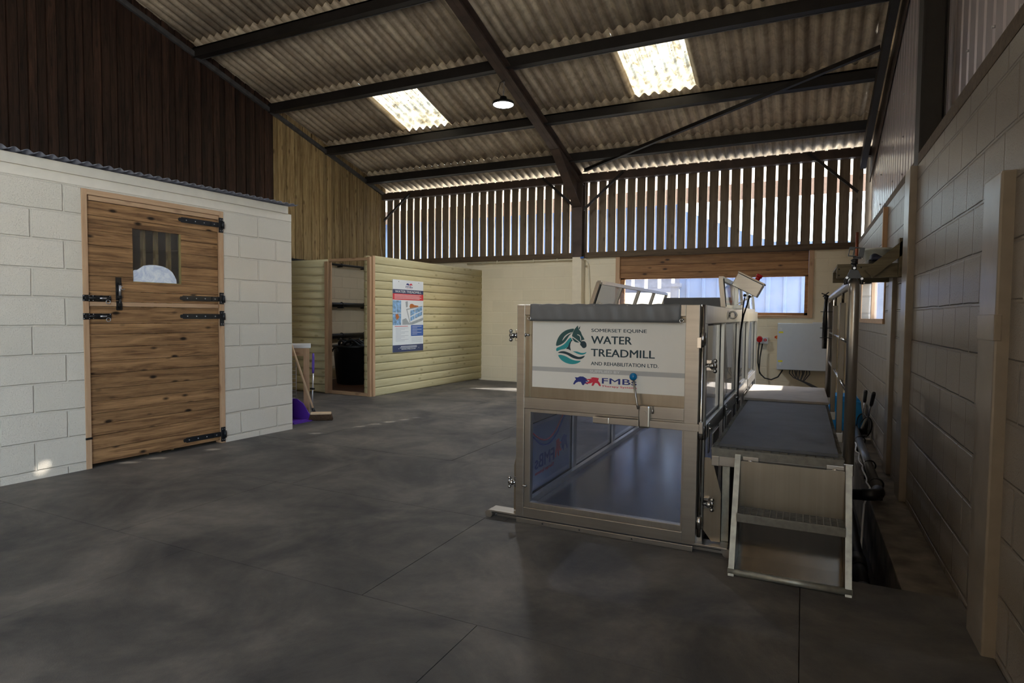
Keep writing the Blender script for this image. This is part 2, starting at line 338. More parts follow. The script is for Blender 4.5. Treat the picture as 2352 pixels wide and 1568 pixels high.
# ------------------------------------------------------------------ mesh helpers
PIECES = {'lower_plate', 'bracket_arm', 'cross_rail', 'slate_band', 'door_post', 'door_frame', 'window_jamb', 'window_lining', 'fixing_screw', 'warning_label', 'post_foot', 'belt_guard', 'base_bolt', 'side_post', 'door_screw', 'cover_hook', 'coach_bolt', 'screw', 'window_seal', 'gate_bolt', 'inner_frame', 'cable_gland', 'coupling'}
WM = {}   # world matrices of the objects built so far
class MB:
    def __init__(s): s.bm = bmesh.new()
    def box(s, x0, x1, y0, y1, z0, z1, bev=0.0, mat=None):
        v = bmesh.ops.create_cube(s.bm, size=1.0)['verts']
        mm = Matrix.Translation(((x0 + x1) / 2, (y0 + y1) / 2, (z0 + z1) / 2)) @ Matrix.Diagonal((abs(x1 - x0), abs(y1 - y0), abs(z1 - z0), 1))
        bmesh.ops.transform(s.bm, matrix=mm, verts=v)
        if mat is not None: bmesh.ops.transform(s.bm, matrix=mat, verts=v)
        if bev:
            es = list({e for q in v for e in q.link_edges})
            bmesh.ops.bevel(s.bm, geom=es, offset=bev, segments=2, affect='EDGES', profile=0.6)
        return s
    def bar(s, p0, p1, w, d, up=(0, 0, 1), bev=0.0):
        """rectangular bar between two points, w across, d along the up side"""
        p0 = Vector(p0); p1 = Vector(p1); a = (p1 - p0); L = a.length; a.normalize()
        u = Vector(up); u = (u - a * u.dot(a))
        if u.length < 1e-5: u = Vector((0, 1, 0)) - a * a.y
        u.normalize(); w_ = a.cross(u)
        m = Matrix((( w_.x, u.x, a.x, 0), (w_.y, u.y, a.y, 0), (w_.z, u.z, a.z, 0), (0, 0, 0, 1)))
        m = Matrix.Translation((p0 + p1) / 2) @ m
        return s.box(-w / 2, w / 2, -d / 2, d / 2, -L / 2, L / 2, bev, m)
    def tube(s, pts, r, seg=12, cap=True, rs=None):
        pts = [Vector(p) for p in pts]; rings = []
        n = len(pts); up = None
        for i, p in enumerate(pts):
            t = (pts[min(i + 1, n - 1)] - pts[max(i - 1, 0)]).normalized()
            if up is None:
                up = Vector((0, 0, 1)) if abs(t.z) < 0.9 else Vector((1, 0, 0))
            up = (up - t * up.dot(t)).normalized(); sd = t.cross(up)
            rr = rs[i] if rs else r
            rings.append([s.bm.verts.new(p + (up * math.cos(2 * PI * k / seg) + sd * math.sin(2 * PI * k / seg)) * rr) for k in range(seg)])
        for a, b in zip(rings, rings[1:]):
            for k in range(seg):
                f = s.bm.faces.new((a[k], a[(k + 1) % seg], b[(k + 1) % seg], b[k])); f.smooth = True
        if cap:
            s.bm.faces.new(rings[0][::-1]); s.bm.faces.new(rings[-1])
        return s
    def cyl(s, p0, p1, r, seg=20, r1=None):
        return s.tube([p0, p1], r, seg, rs=[r, r if r1 is None else r1])
    def sphere(s, c, r, seg=16, sc=(1, 1, 1)):
        v = bmesh.ops.create_uvsphere(s.bm, u_segments=seg, v_segments=seg // 2 + 2, radius=r)['verts']
        bmesh.ops.transform(s.bm, matrix=Matrix.Translation(c) @ Matrix.Diagonal(tuple(sc) + (1,)), verts=v)
        for q in v:
            for f in q.link_faces: f.smooth = True
        return s
    def lathe(s, prof, c, seg=28, axis='Z'):
        rings = []
        for r, h in prof:
            ring = []
            for k in range(seg):
                a = 2 * PI * k / seg
                p = (r * math.cos(a), r * math.sin(a), h)
                if axis == 'X': p = (h, r * math.cos(a), r * math.sin(a))
                if axis == 'Y': p = (r * math.cos(a), h, r * math.sin(a))
                ring.append(s.bm.verts.new(Vector(p) + Vector(c)))
            rings.append(ring)
        for a, b in zip(rings, rings[1:]):
            for k in range(seg):
                f = s.bm.faces.new((a[k], a[(k + 1) % seg], b[(k + 1) % seg], b[k])); f.smooth = True
        s.bm.faces.new(rings[0]); s.bm.faces.new(rings[-1])
        return s
    def ring(s, c, R_, r, axis='Y', seg=24, a0=0, a1=2 * PI):
        n = seg; pts = []
        for k in range(n + 1):
            a = a0 + (a1 - a0) * k / n
            d = {'Y': (math.cos(a), 0, math.sin(a)), 'X': (0, math.cos(a), math.sin(a)), 'Z': (math.cos(a), math.sin(a), 0)}[axis]
            pts.append(Vector(c) + Vector(d) * R_)
        return s.tube(pts, r, 8, cap=(a1 - a0 < 6.2))
    def prism(s, pts, a, b, axis='Y'):
        """outline in a plane, extruded from a to b along the axis"""
        def P(u, v, w): return {'Y': (u, w, v), 'X': (w, u, v), 'Z': (u, v, w)}[axis]
        A = [s.bm.verts.new(P(u, v, a)) for u, v in pts]; B = [s.bm.verts.new(P(u, v, b)) for u, v in pts]
        s.bm.faces.new(A); s.bm.faces.new(B[::-1])
        for i in range(len(pts)):
            j = (i + 1) % len(pts); s.bm.faces.new((A[i], B[i], B[j], A[j]))
        return s
    def grid(s, P, nu, nv, thick=None, smooth=True, close=None):
        """surface P(u,v) on [0,1]^2"""
        V = [[s.bm.verts.new(P(i / nu, j / nv)) for j in range(nv + 1)] for i in range(nu + 1)]
        for i in range(nu):
            for j in range(nv):
                f = s.bm.faces.new((V[i][j], V[i + 1][j], V[i + 1][j + 1], V[i][j + 1])); f.smooth = smooth
        return s
    def text(s, body, x0, x1, z0, z1, y, th=0.0015, plane='XZ', bold=0.0, mat=None, flip=False):
        """lettering fitted to a box in the XZ plane; mat places it elsewhere"""
        cu = bpy.data.curves.new('lettering', 'FONT'); cu.body = body; cu.extrude = 0.5; cu.resolution_u = 3
        o = bpy.data.objects.new('lettering', cu); COL.objects.link(o)
        dg = bpy.context.evaluated_depsgraph_get(); me = bpy.data.meshes.new_from_object(o.evaluated_get(dg))
        bpy.data.objects.remove(o); bpy.data.curves.remove(cu)
        xs = [v.co.x for v in me.vertices]; ys = [v.co.y for v in me.vertices]
        ax, bx, ay, by = min(xs), max(xs), min(ys), max(ys)
        n0 = len(s.bm.verts)
        e = bold * (z1 - z0) * 2.2      # heavier strokes: the lettering laid twice, a hair apart
        for i, (ex, ez) in enumerate([(-e, 0), (e, 0), (0, e * 0.6)] if e else [(0, 0)]):
            b2 = bmesh.new(); b2.from_mesh(me)
            for v in b2.verts:
                u = (v.co.x - ax) / (bx - ax); w = (v.co.y - ay) / (by - ay)
                v.co = Vector((x0 + (x1 - x0) * u + ex, y - v.co.z * 2 * (th + i * 0.00003), z0 + (z1 - z0) * w + ez))
                if mat is not None: v.co = mat @ v.co
            m2 = bpy.data.meshes.new('t'); b2.to_mesh(m2); b2.free(); s.bm.from_mesh(m2); bpy.data.meshes.remove(m2)
        bpy.data.meshes.remove(me)
        return s
    def build(s, name, mat, parent=None, world=None, origin=None, local=False, thick=None):
        """link as ONE object; vertices are in world space unless local is set"""
        if name in PIECES and parent is not None:
            seen = set(); groups = []
            for v in s.bm.verts:
                if v in seen: continue
                st = [v]; g = []; seen.add(v)
                while st:
                    q = st.pop(); g.append(q)
                    for e in q.link_edges:
                        w = e.other_vert(q)
                        if w not in seen: seen.add(w); st.append(w)
                groups.append(g)
            out = None
            for g in groups:
                m = MB(); mp = {v: m.bm.verts.new(v.co) for v in g}
                for f in {f for v in g for f in v.link_faces}:
                    nf = m.bm.faces.new([mp[v] for v in f.verts]); nf.smooth = f.smooth
                out = m._link(name, mat, parent, None, local, None)
            s.bm.free(); return out
        return s._link(name, mat, parent, origin, local, thick)
    def _link(s, name, mat, parent, origin, local, thick):
        bmesh.ops.recalc_face_normals(s.bm, faces=s.bm.faces)
        me = bpy.data.meshes.new(name)
        if parent is not None:
            W = WM[parent.name]
            if not local: bmesh.ops.transform(s.bm, matrix=W.inverted(), verts=s.bm.verts)
        else:
            if origin is None:
                xs = [v.co for v in s.bm.verts]
                lo = Vector((min(v.x for v in xs), min(v.y for v in xs), min(v.z for v in xs))); hi = Vector((max(v.x for v in xs), max(v.y for v in xs), max(v.z for v in xs)))
                origin = Vector(((lo.x + hi.x) / 2, (lo.y + hi.y) / 2, lo.z))
            W = Matrix.Translation(origin)
            bmesh.ops.transform(s.bm, matrix=W.inverted(), verts=s.bm.verts)
        s.bm.to_mesh(me); s.bm.free()
        me.materials.append(M[mat] if isinstance(mat, str) else mat)
        o = bpy.data.objects.new(name, me); COL.objects.link(o)
        if parent is not None: o.parent = parent
        else: o.location = origin
        WM[o.name] = W.copy()
        if thick:
            md = o.modifiers.new('solid', 'SOLIDIFY'); md.thickness = thick; md.offset = 0
        return o
def tag(o, label=None, cat=None, group=None, kind=None):
    if label: o['label'] = label
    if cat: o['category'] = cat
    if group: o['group'] = group
    if kind: o['kind'] = kind
    return o
def thing(name, loc, label, cat, group=None, rz=0.0, kind=None):
    o = bpy.data.objects.new(name, None); COL.objects.link(o); o.location = loc; o.rotation_euler = (0, 0, rz)
    o.empty_display_size = 0.1
    WM[o.name] = Matrix.Translation(loc) @ Matrix.Rotation(rz, 4, 'Z')
    return tag(o, label, cat, group, kind)
O0 = (0, 0, 0)
def struct(name, mb, mat, label=None, thick=None):
    o = mb.build(name, mat, origin=Vector(O0), thick=thick); o['kind'] = 'structure'
    if label: o['label'] = label
    return o
def copy_tree(o, parent=None):
    c = o.copy(); COL.objects.link(c)
    if parent is not None: c.parent = parent
    for ch in list(o.children): copy_tree(ch, c)
    return c
def near(o, nx, ny, nz=0): o.location = (nx, ny, nz); return o

XR = 0.70      # right wall face
XL = -8.40     # left gable face
YB = 11.0      # back wall face
def zs(y): # underside level of the roof sheets
    return 4.02 + 0.275 * (YB - y) if y >= 0.6 else 4.02 + 0.275 * 10.4 - 0.275 * (0.6 - y)

# ------------------------------------------------------------------ floor
mb = MB()
yrows = [-9.9 + 1.2 * k + 0.07 for k in range(18)]
yr = [-9.04 + 1.205 * k for k in range(17)]       # seams at 2.17-ish and 3.42
yr = [3.40 + 1.21 * k - 1.225 * (0) for k in range(-11, 7)]
offs = {}
for k, y0 in enumerate(yr[:-1]):
    y1 = min(yr[k + 1], 10.99)
    ph = {10: -1.81, 9: -1.2, 11: -3.5, 12: -2.8, 8: -1.81}.get(k, -1.81 + (k * 0.61) % 1.83)
    x = ph - 1.83 * 5
    xmax = XR - 0.005 if y1 <= 3.45 else -0.30
    while x < xmax:
        a = max(x + 0.002, XL); b_ = min(x + 1.83 - 0.002, xmax)
        if b_ - a > 0.03: mb.box(a, b_, y0 + 0.002, y1 - 0.002, -0.03, random.uniform(-0.0015, 0.0))
        x += 1.83
struct('floor', mb, 'rubber')
mb = MB(); mb.box(-8.6, -0.30, -10, 11.1, -0.25, -0.032); mb.box(-0.30, 0.9, -10, 3.40, -0.25, -0.032)
mb.box(0.47, 0.9, 3.40, 11.0, -0.42, -0.025, bev=0.01); mb.box(-0.30, 0.47, 9.6, 11.0, -0.42, -0.02)
struct('floor_slab', mb, 'concrete', 'rough grey concrete ledge between the trench and the right wall')
mb = MB(); mb.box(-0.34, 0.5, 3.36, 9.7, -0.50, -0.42); mb.box(-0.34, -0.302, 3.40, 9.7, -0.45, -0.04); mb.box(-0.30, 0.47, 3.36, 3.398, -0.45, -0.04)
struct('floor_trench', mb, 'trench', 'dark drainage trench beside the raised walkway')

# ------------------------------------------------------------------ back wall
mb = MB()
WX0, WX1, WZ0, WZ1 = -3.09, 0.09, 1.34, 2.40
mb.box(-8.6, WX0, YB, YB + 0.2, -0.3, 2.40); mb.box(WX1, 0.9, YB, YB + 0.2, -0.3, 2.40); mb.box(WX0, WX1, YB, YB + 0.2, -0.3, WZ0)
struct('wall_back', mb, 'paint_back')
# window in the back wall
win = thing('window_1', (-1.5, YB, WZ0), 'wide low window in the cream back wall under brown boarding', None); win['kind'] = 'structure'
mb = MB()
mb.box(-3.15, -3.075, YB - 0.03, YB + 0.1, 1.30, 2.40, 0.004); mb.box(0.06, 0.135, YB - 0.03, YB + 0.1, 1.30, 2.40, 0.004)
mb.build('window_jamb', 'pine', win)
mb = MB(); mb.box(-3.075, 0.06, YB - 0.03, YB + 0.16, 1.30, 1.345, 0.004); mb.build('window_sill', 'pine_x', win)
mb = MB()
for z0, z1 in ((2.005, 2.10), (2.103, 2.235), (2.238, 2.398)): mb.box(-3.074, 0.059, YB + 0.02, YB + 0.05, z0, z1 - 0.002, 0.002)
mb.box(-3.074, 0.059, YB + 0.05, YB + 0.06, 2.005, 2.398)
mb.build('boarding', 'shutter', win)
mb = MB()
mb.box(-3.07, -3.0, YB + 0.05, YB + 0.12, 1.345, 2.02); mb.box(0.01, 0.06, YB + 0.05, YB + 0.12, 1.345, 2.02)
mb.box(-3.07, 0.06, YB + 0.05, YB + 0.12, 1.345, 1.385); mb.box(-3.07, 0.06, YB + 0.05, YB + 0.12, 1.985, 2.03)
mb.build('window_frame', 'shutter', win)
mb = MB(); mb.box(-3.0, 0.01, YB + 0.08, YB + 0.084, 1.385, 1.985); mb.build('window_pane', 'win_glass', win)

# slatted boarding over the back wall
mb = MB()
x = -8.38; i = 0
while x < 0.86:
    w = 0.143 + random.uniform(-0.004, 0.004)
    if True:
        xa, xb = x, x + w
        lean = random.uniform(-0.004, 0.004)
        v = []
        mb.prism([(xa, 2.44), (xb, 2.44), (xb + lean, 3.99), (xa + lean, 3.99)], YB + 0.02, YB + 0.052, 'Y')
    x += 0.1805; i += 1
struct('wall_back_slats', mb, 'slat_board')
mb = MB(); mb.box(-8.4, 0.75, YB - 0.05, YB + 0.1, 2.40, 2.50, 0.006)
struct('trim_1', mb, 'sill_wood', 'weathered timber sill under the slatted boarding')
mb = MB(); mb.box(-8.4, 0.90, YB - 0.16, YB - 0.02, 3.80, 3.935, 0.004)
for x0 in (-6.3, -3.4, -1.7, 0.2): pass
struct('trim_2', mb, 'rust_steel', 'brown eaves beam over the slatted boarding')

# ------------------------------------------------------------------ left gable
mb = MB(); mb.box(XL - 0.2, XL, -10, 11.2, -0.3, 2.30)
struct('wall_left', mb, 'paint_gable')
def gable_boards(y_start, y_end, w, jitter, x0):
    mb = MB(); y = y_start; k = 0
    while y < y_end - 0.02:
        ww = w + random.uniform(-jitter, jitter); y1 = min(y + ww, y_end)
        th = 0.018 if k % 2 else 0.0
        zt = lambda q: zs(q) + 0.03
        mb.prism([(y + 0.005, 2.26), (y1 - 0.005, 2.26), (y1 - 0.005, zt(y1)), (y + 0.005, zt(y))], x0 - 0.03, x0 + th * 0.6, 'X')
        y = y1; k += 1
    return mb
struct('wall_left_boarding', gable_boards(-9.9, 7.83, 0.105, 0.012, XL), 'dark_board')
struct('wall_left_pale_boarding', gable_boards(7.83, 10.99, 0.105, 0.012, XL), 'light_board')
mb = MB(); mb.prism([(-9.9, 2.2), (11.0, 2.2), (11.0, zs(11.0) + 0.02), (0.6, zs(0.6) + 0.02), (-9.9, zs(-9.9) + 0.02)], XL - 0.06, XL - 0.034, 'X')
mb.build('wall_left_lining', 'black_pl', origin=Vector(O0))['kind'] = 'structure'
mb = MB()
def verge(y0, y1): mb.bar((XL + 0.03, y0, zs(y0) - 0.13), (XL + 0.03, y1, zs(y1) - 0.13), 0.05, 0.07)
verge(0.6, 10.95)
struct('trim_3', mb, 'purlin_lip', 'pale verge strip along the top of the left gable')

# ------------------------------------------------------------------ roof sheets
PITCH = 0.147
def sheet(mb, xa, xb, ya, yb, dz=0.0, n=10, tilt=1.0):
    """corrugated strip, waves across x"""
    nx = max(2, int(round((xb - xa) / PITCH * n)))
    def P(u, v):
        x = xa + (xb - xa) * u; y = ya + (yb - ya) * v
        return Vector((x, y, zs(y) + dz + tilt * (v - 0.5) * 0.022 + 0.026 + 0.026 * math.cos(2 * PI * x / PITCH)))
    mb.grid(P, nx, 1)
PUR = [9.2, 10.38, 7.82, 6.40, 4.98, 3.56, 2.14]
PUR = sorted(PUR)
tiers = []
ed = [0.6] + [p - 0.05 for p in PUR] + [11.24]
sk = {(7.77, 9.15): [(-6.46, -5.56), (-2.33, -1.40)]}
mb = MB(); ms = []
for a, b_ in zip(ed, ed[1:]):
    holes = []
    for (p, q), hs in sk.items():
        if abs(p - a) < 0.08: holes = [(round(h0 / PITCH) * PITCH, round(h1 / PITCH) * PITCH) for h0, h1 in hs]
    xs = [XL - 0.25]; 
    for h0, h1 in holes: xs += [h0, h1]
    xs.append(0.95)
    for k in range(0, len(xs), 2): sheet(mb, xs[k], xs[k + 1], a - 0.11 if a > 1 else a, b_)
    for h0, h1 in holes:
        sheet(mb, h0, h1, a - 0.11, a + 0.09, tilt=-0.3); ms.append((h0 - 0.03, h1 + 0.03, a + 0.07, b_ - 0.02))
    if a > 1:
        mb_top = None
# slope behind the camera
for y0, y1 in ((-3.0, 0.6), (-6.4, -3.0), (-10.0, -6.4)): sheet(mb, XL - 0.25, 0.95, y0 - 0.0, y1)
# each tier laps over the one below it
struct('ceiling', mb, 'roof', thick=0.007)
for k, (h0, h1, a, b_) in enumerate(ms):
    m2 = MB(); sheet(m2, h0, h1, a, b_, dz=0.016)
    o = struct('ceiling_rooflight', m2, 'skylight', thick=0.003)

# purlins
names = {10.38: 'lowest dark steel purlin, nearest the slatted wall', 9.2: 'dark steel purlin just below the two bright rooflights',
         7.82: 'dark steel purlin just above the two bright rooflights', 6.40: 'dark steel purlin crossing the top left corner of the picture',
         4.98: 'dark steel purlin above the picture edge, over the treadmill', 3.56: 'dark steel purlin over the white block room door', 2.14: 'dark steel purlin nearest the camera'}
for y in PUR:
    zb = zs(y) - 0.145
    t = thing('roof_purlin', (-3.85, y, zb), names[y], 'beam', 'steel roof purlins')
    m2 = MB(); m2.box(XL, 0.85, y - 0.11, y - 0.09, zb, zb + 0.14); m2.box(XL, 0.85, y - 0.11, y - 0.03, zb + 0.12, zb + 0.14); m2.box(XL, 0.85, y - 0.09, y - 0.0, zb, zb + 0.018)
    m2.build('web', 'dark_steel', t)
    m2 = MB(); m2.box(XL, 0.85, y - 0.005, y + 0.01, zb - 0.006, zb + 0.035); m2.build('lip', 'purlin_lip', t)

# rafters with column (portal frame)
def portal(xc, label, painted=True):
    t = thing('portal_frame', (xc, YB - 0.1, 0), label, 'frame', 'steel portal frames')
    m2 = MB(); h = 0.16; w = 0.16
    y0, y1 = 0.6, 10.9
    def zr(y): return zs(y) - 0.145
    for (a, b_) in ((0.0, 0.012), (h - 0.012, h)):
        m2.bar((xc, y0, zr(y0) - a - 0.006), (xc, y1, zr(y1) - a - 0.006), w, 0.012)
    m2.bar((xc, y0, zr(y0) - h / 2), (xc, y1, zr(y1) - h / 2), 0.012, h)
    m2.bar((xc, -9.8, zr(-9.8) - h / 2), (xc, 0.6, zr(0.6) - h / 2), w, h)
    # haunch
    m2.prism([(9.6, zr(9.6) - h), (10.86, zr(10.86) - h), (10.86, 3.36), (10.72, 3.36)], xc - 0.008, xc + 0.008, 'X')
    m2.bar((xc, 9.6, zr(9.6) - h), (xc, 10.74, 3.34), w, 0.012)
    m2.build('rafter', 'rust_steel', t)
    m2 = MB()
    m2.box(xc - 0.09, xc + 0.09, 10.78, 10.79, 2.40, 3.9); m2.box(xc - 0.09, xc + 0.09, 10.95, 10.965, 2.40, 3.9); m2.box(xc - 0.006, xc + 0.006, 10.79, 10.95, 2.40, 3.9)
    m2.build('column', 'rust_steel', t)
    if painted:
        m2 = MB(); m2.box(xc - 0.09, xc + 0.09, 10.78, 10.99, 0.0, 2.40, 0.003); m2.build('column_base', 'cream_col', t)
    return t
portal(-3.84, 'brown steel portal frame crossing the roof between the two rooflights')
t = thing('gable_frame', (0.78, 5.25, 2.3), 'dark steel gable frame, rafter and column, standing on the right block wall', 'frame')
m2 = MB()
m2.bar((0.775, 0.6, zs(0.6) - 0.34), (0.775, 10.95, zs(10.95) - 0.34), 0.08, 0.15)
m2.build('rafter', 'dark_steel', t)
m2 = MB(); m2.prism([(11.0, 3.42), (11.0, zs(11.0) - 0.14), (3.0, zs(3.0) - 0.14), (3.0, zs(3.0) - 0.5), (7.4, zs(7.4) - 0.45)], 0.875, 0.89, 'X')
m2.build('flashing_board', 'rust_steel', t)
m2 = MB(); m2.box(0.70, 0.71, 5.12, 5.32, 2.3, zs(5.2) - 0.1); m2.box(0.84, 0.85, 5.12, 5.32, 2.3, zs(5.2) - 0.1); m2.box(0.71, 0.84, 5.20, 5.215, 2.3, zs(5.2) - 0.1)
m2.build('column', 'dark_steel', t)

# knee braces and wind brace
def brace(p0, p1, label, w=0.045, group='steel braces'):
    m2 = MB(); m2.bar(p0, p1, 0.006, w, up=(0, 0, 1)); m2.bar(Vector(p0) + Vector((0, 0.0, -w / 2)), Vector(p1) + Vector((0, 0.0, -w / 2)), w, 0.006)
    tag(m2.build('steel_brace', 'dark_steel'), label, 'brace', group)
brace((-4.56, 10.80, 3.93), (-3.93, 10.80, 3.36), 'short steel knee brace left of the central column')
brace((-2.99, 10.80, 3.91), (-3.72, 10.80, 3.28), 'short steel knee brace right of the central column')
brace((0.0, 10.80, 3.92), (0.71, 10.80, 3.25), 'steel knee brace at the right end of the slatted wall')
brace((-7.62, 10.80, 3.88), (-8.30, 10.80, 3.35), 'steel knee brace in the dark left corner of the slatted wall')
brace((-3.70, 10.72, 3.98), (0.72, 8.26, 4.43), 'long diagonal wind brace running under the roof to the right gable', 0.06)

# ------------------------------------------------------------------ right wall
mb = MB()
SY0, SY1, SZ0, SZ1 = 6.80, 9.30, 1.30, 1.76
mb.box(XR, XR + 0.2, -1.0, SY0 - 0.5, -0.45, 2.38); mb.box(XR, XR + 0.1, SY0 - 0.5, SY0, -0.45, 2.38); mb.box(XR, XR + 0.1, SY1, 11.0, -0.45, 2.38)
mb.box(XR, XR + 0.1, SY0, SY1, -0.45, SZ0); mb.box(XR, XR + 0.1, SY0, SY1, SZ1, 2.38)
mb.box(XR, XR + 0.2, -10, -6.5, -0.45, 2.38)
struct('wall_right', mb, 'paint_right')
mb = MB(); mb.box(XR - 0.005, XR + 0.19, -1.0, 5.1, 2.38, 2.46, 0.008); mb.box(XR + 0.0, XR + 0.19, 5.33, 10.95, 2.38, 2.45, 0.008)
struct('trim_4', mb, 'sill_wood', 'rough dark timber plate on top of the right wall')
def clad(y0, y1, x0, ztop):
    mb = MB(); P_ = 0.2
    n = int((y1 - y0) / 0.02)
    def prof(y):
        q = (y % P_) / P_
        return 0.028 if q < 0.12 else (0.028 * (1 - (q - 0.12) / 0.06) if q < 0.18 else (0.0 if q < 0.94 else 0.028 * (q - 0.94) / 0.06))
    mb.grid(lambda u, v: Vector((x0 + prof(y0 + (y1 - y0) * u), y0 + (y1 - y0) * u, 2.40 + (zs(y0 + (y1 - y0) * u) - 0.12 - 2.40) * v)), n, 1, smooth=False)
    return mb
struct('wall_right_cladding', clad(-1.0, 10.98, 0.905, 0), 'cladding', thick=0.002)
# closure strip under the verge, with the small gaps that let sun spots through
gaps = [7.0, 7.55, 7.72, 8.1, 8.95, 9.38, 9.55, 9.72, 9.88, 10.05, 10.22, 10.4]
mb = MB(); y = -1.0
for g in gaps + [11.0]:
    ye = g - 0.022 if g < 11 else 10.98
    mb.prism([(y, zs(y) - 0.13), (ye, zs(ye) - 0.13), (ye, zs(ye) + 0.06), (y, zs(y) + 0.06)], 0.905, 0.912, 'X')
    if g < 11:
        for a, b_ in ((-0.13, -0.085), (-0.04, 0.06)): mb.prism([(ye, zs(ye) + a), (g + 0.022, zs(g) + a), (g + 0.022, zs(g) + b_), (ye, zs(ye) + b_)], 0.905, 0.912, 'X')
        y = g + 0.022
struct('trim_9', mb, 'rust_steel', 'closure strip under the verge of the roof')
m2 = MB()
for y in (9.6, 8.4, 7.6, 6.6, 6.2, 4.8, 4.2, 3.7):
    for z in (2.9, 3.3, 3.75): m2.cyl((0.905, y + 0.07 * (z - 3), z + 0.11 * math.sin(y * 3)), (0.89, y + 0.07 * (z - 3), z + 0.11 * math.sin(y * 3)), 0.009, 8)
struct('trim_5', m2, 'zinc', 'fixing screws of the right wall cladding')
# pilasters
for (y0, y1, xf, zt) in ((2.86, 3.10, 0.655, 1.86), (5.12, 5.36, 0.655, 2.38), (5.97, 6.20, 0.665, 1.66)):
    mb = MB(); mb.box(xf, XR + 0.02, y0, y1, -0.02, zt, 0.008)
    if zt < 1.9 and y0 < 3: mb.box(xf - 0.004, xf + 0.02, y0 - 0.004, y1, 1.22, 1.32, 0.003)
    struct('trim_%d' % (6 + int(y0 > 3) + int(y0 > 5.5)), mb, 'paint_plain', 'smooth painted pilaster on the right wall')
# small window in the right wall
w2 = thing('window_2', (XR, 8.0, SZ0), 'small window in the right wall with pale timber lining', None); w2['kind'] = 'structure'
mb = MB(); mb.box(XR - 0.02, XR + 0.105, SY0 - 0.06, SY1 + 0.06, SZ1, SZ1 + 0.05, 0.003); mb.box(XR - 0.02, XR + 0.105, SY0 - 0.06, SY1 + 0.06, SZ0 - 0.05, SZ0, 0.003)
mb.build('window_lining', 'pine_x', w2)
mb = MB(); mb.box(XR - 0.01, XR + 0.105, SY0 - 0.05, SY0, SZ0, SZ1, 0.003); mb.box(XR - 0.01, XR + 0.105, SY1, SY1 + 0.05, SZ0, SZ1, 0.003); mb.box(XR + 0.05, XR + 0.10, 8.62, 8.70, SZ0, SZ1)
mb.build('window_jamb', 'pine', w2)
mb = MB(); mb.box(XR + 0.08, XR + 0.084, SY0, SY1, SZ0, SZ1); mb.build('window_pane', 'win_glass', w2)

# front wall behind the camera
mb = MB(); mb.box(-8.6, 0.9, -10.2, -10, -0.3, 4.2)
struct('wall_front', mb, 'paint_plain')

# ------------------------------------------------------------------ outside
mb = MB(); mb.box(-30, 25, 11.25, 45, -0.2, -0.05); mb.box(0.95, 25, -25, 11.25, -0.2, -0.05)
tag(struct('ground', mb, 'out_white'), 'pale sunlit concrete yard outside')
t = thing('neighbouring_shed', (0, 14.1, -0.05), 'pale blue metal clad shed seen through the back window and slats', 'building')
mb = MB()
def rib(x): 
    q = (x % 0.333) / 0.333
    return 0.0 if q < 0.8 else 0.035
mb.grid(lambda u, v: Vector((-2.55 + 5.6 * u, 14.1 - rib(-2.55 + 5.6 * u), -0.05 + v * (0.05 + (3.72 - 0.42 * (min(5.6 * u, 1.9)) if 5.6 * u < 1.9 else 2.92 - 0.03 * (5.6 * u - 1.9))))), 280, 1, smooth=False)
mb.build('blue_cladding', 'out_blue', t, thick=0.004)
mb = MB(); mb.box(-2.72, -2.56, 13.9, 14.1, -0.05, 2.02); mb.box(-2.72, -2.5, 13.88, 14.12, 1.98, 2.06)
mb.build('corner_post', 'out_grey', t)
t = thing('open_fronted_barn', (-8, 14.6, -0.05), 'grey slatted barn seen through the left part of the back window', 'building')
mb = MB(); mb.grid(lambda u, v: Vector((-13 + 10.4 * u, 14.6 - rib(u * 10.4), 2.75 + 1.25 * v)), 500, 1, smooth=False)
mb.build('blue_cladding', 'out_blue', t, thick=0.004)
mb = MB(); x = -13
while x < -2.75: mb.box(x, x + 0.24, 14.62, 14.66, 1.95, 2.8); x += 0.32
mb.box(-13, -2.7, 14.6, 14.68, 1.88, 1.98)
mb.box(-13, -12.8, 14.6, 14.8, -0.05, 2.8); mb.box(-7.2, -7.0, 14.6, 14.8, -0.05, 2.8)
mb.build('slats', 'out_grey', t)
t = thing('barn_canopy', (-4, 15, 3.8), 'brown beam and cream roof underside seen through the tops of the slats', 'canopy')
mb = MB(); mb.box(-14, 5, 14.0, 14.05, 3.84, 4.18, 0.003); mb.build('fascia_beam', 'out_brown', t)
mb = MB(); mb.box(-14, 5, 14.06, 14.12, 4.6, 4.66); mb.prism([(14.12, 4.62), (16.6, 4.50), (16.6, 4.54), (14.12, 4.66)], -14, 5, 'X')
mb.build('canopy_sheet', 'cream_pl', t)

# ------------------------------------------------------------------ white block room on the left
ROOM = thing('wall_inner', (-5.154, 5.05, 0), 'white painted block room with a stable door', None, rz=math.atan2(-0.99776, -0.0669)); ROOM['kind'] = 'structure'
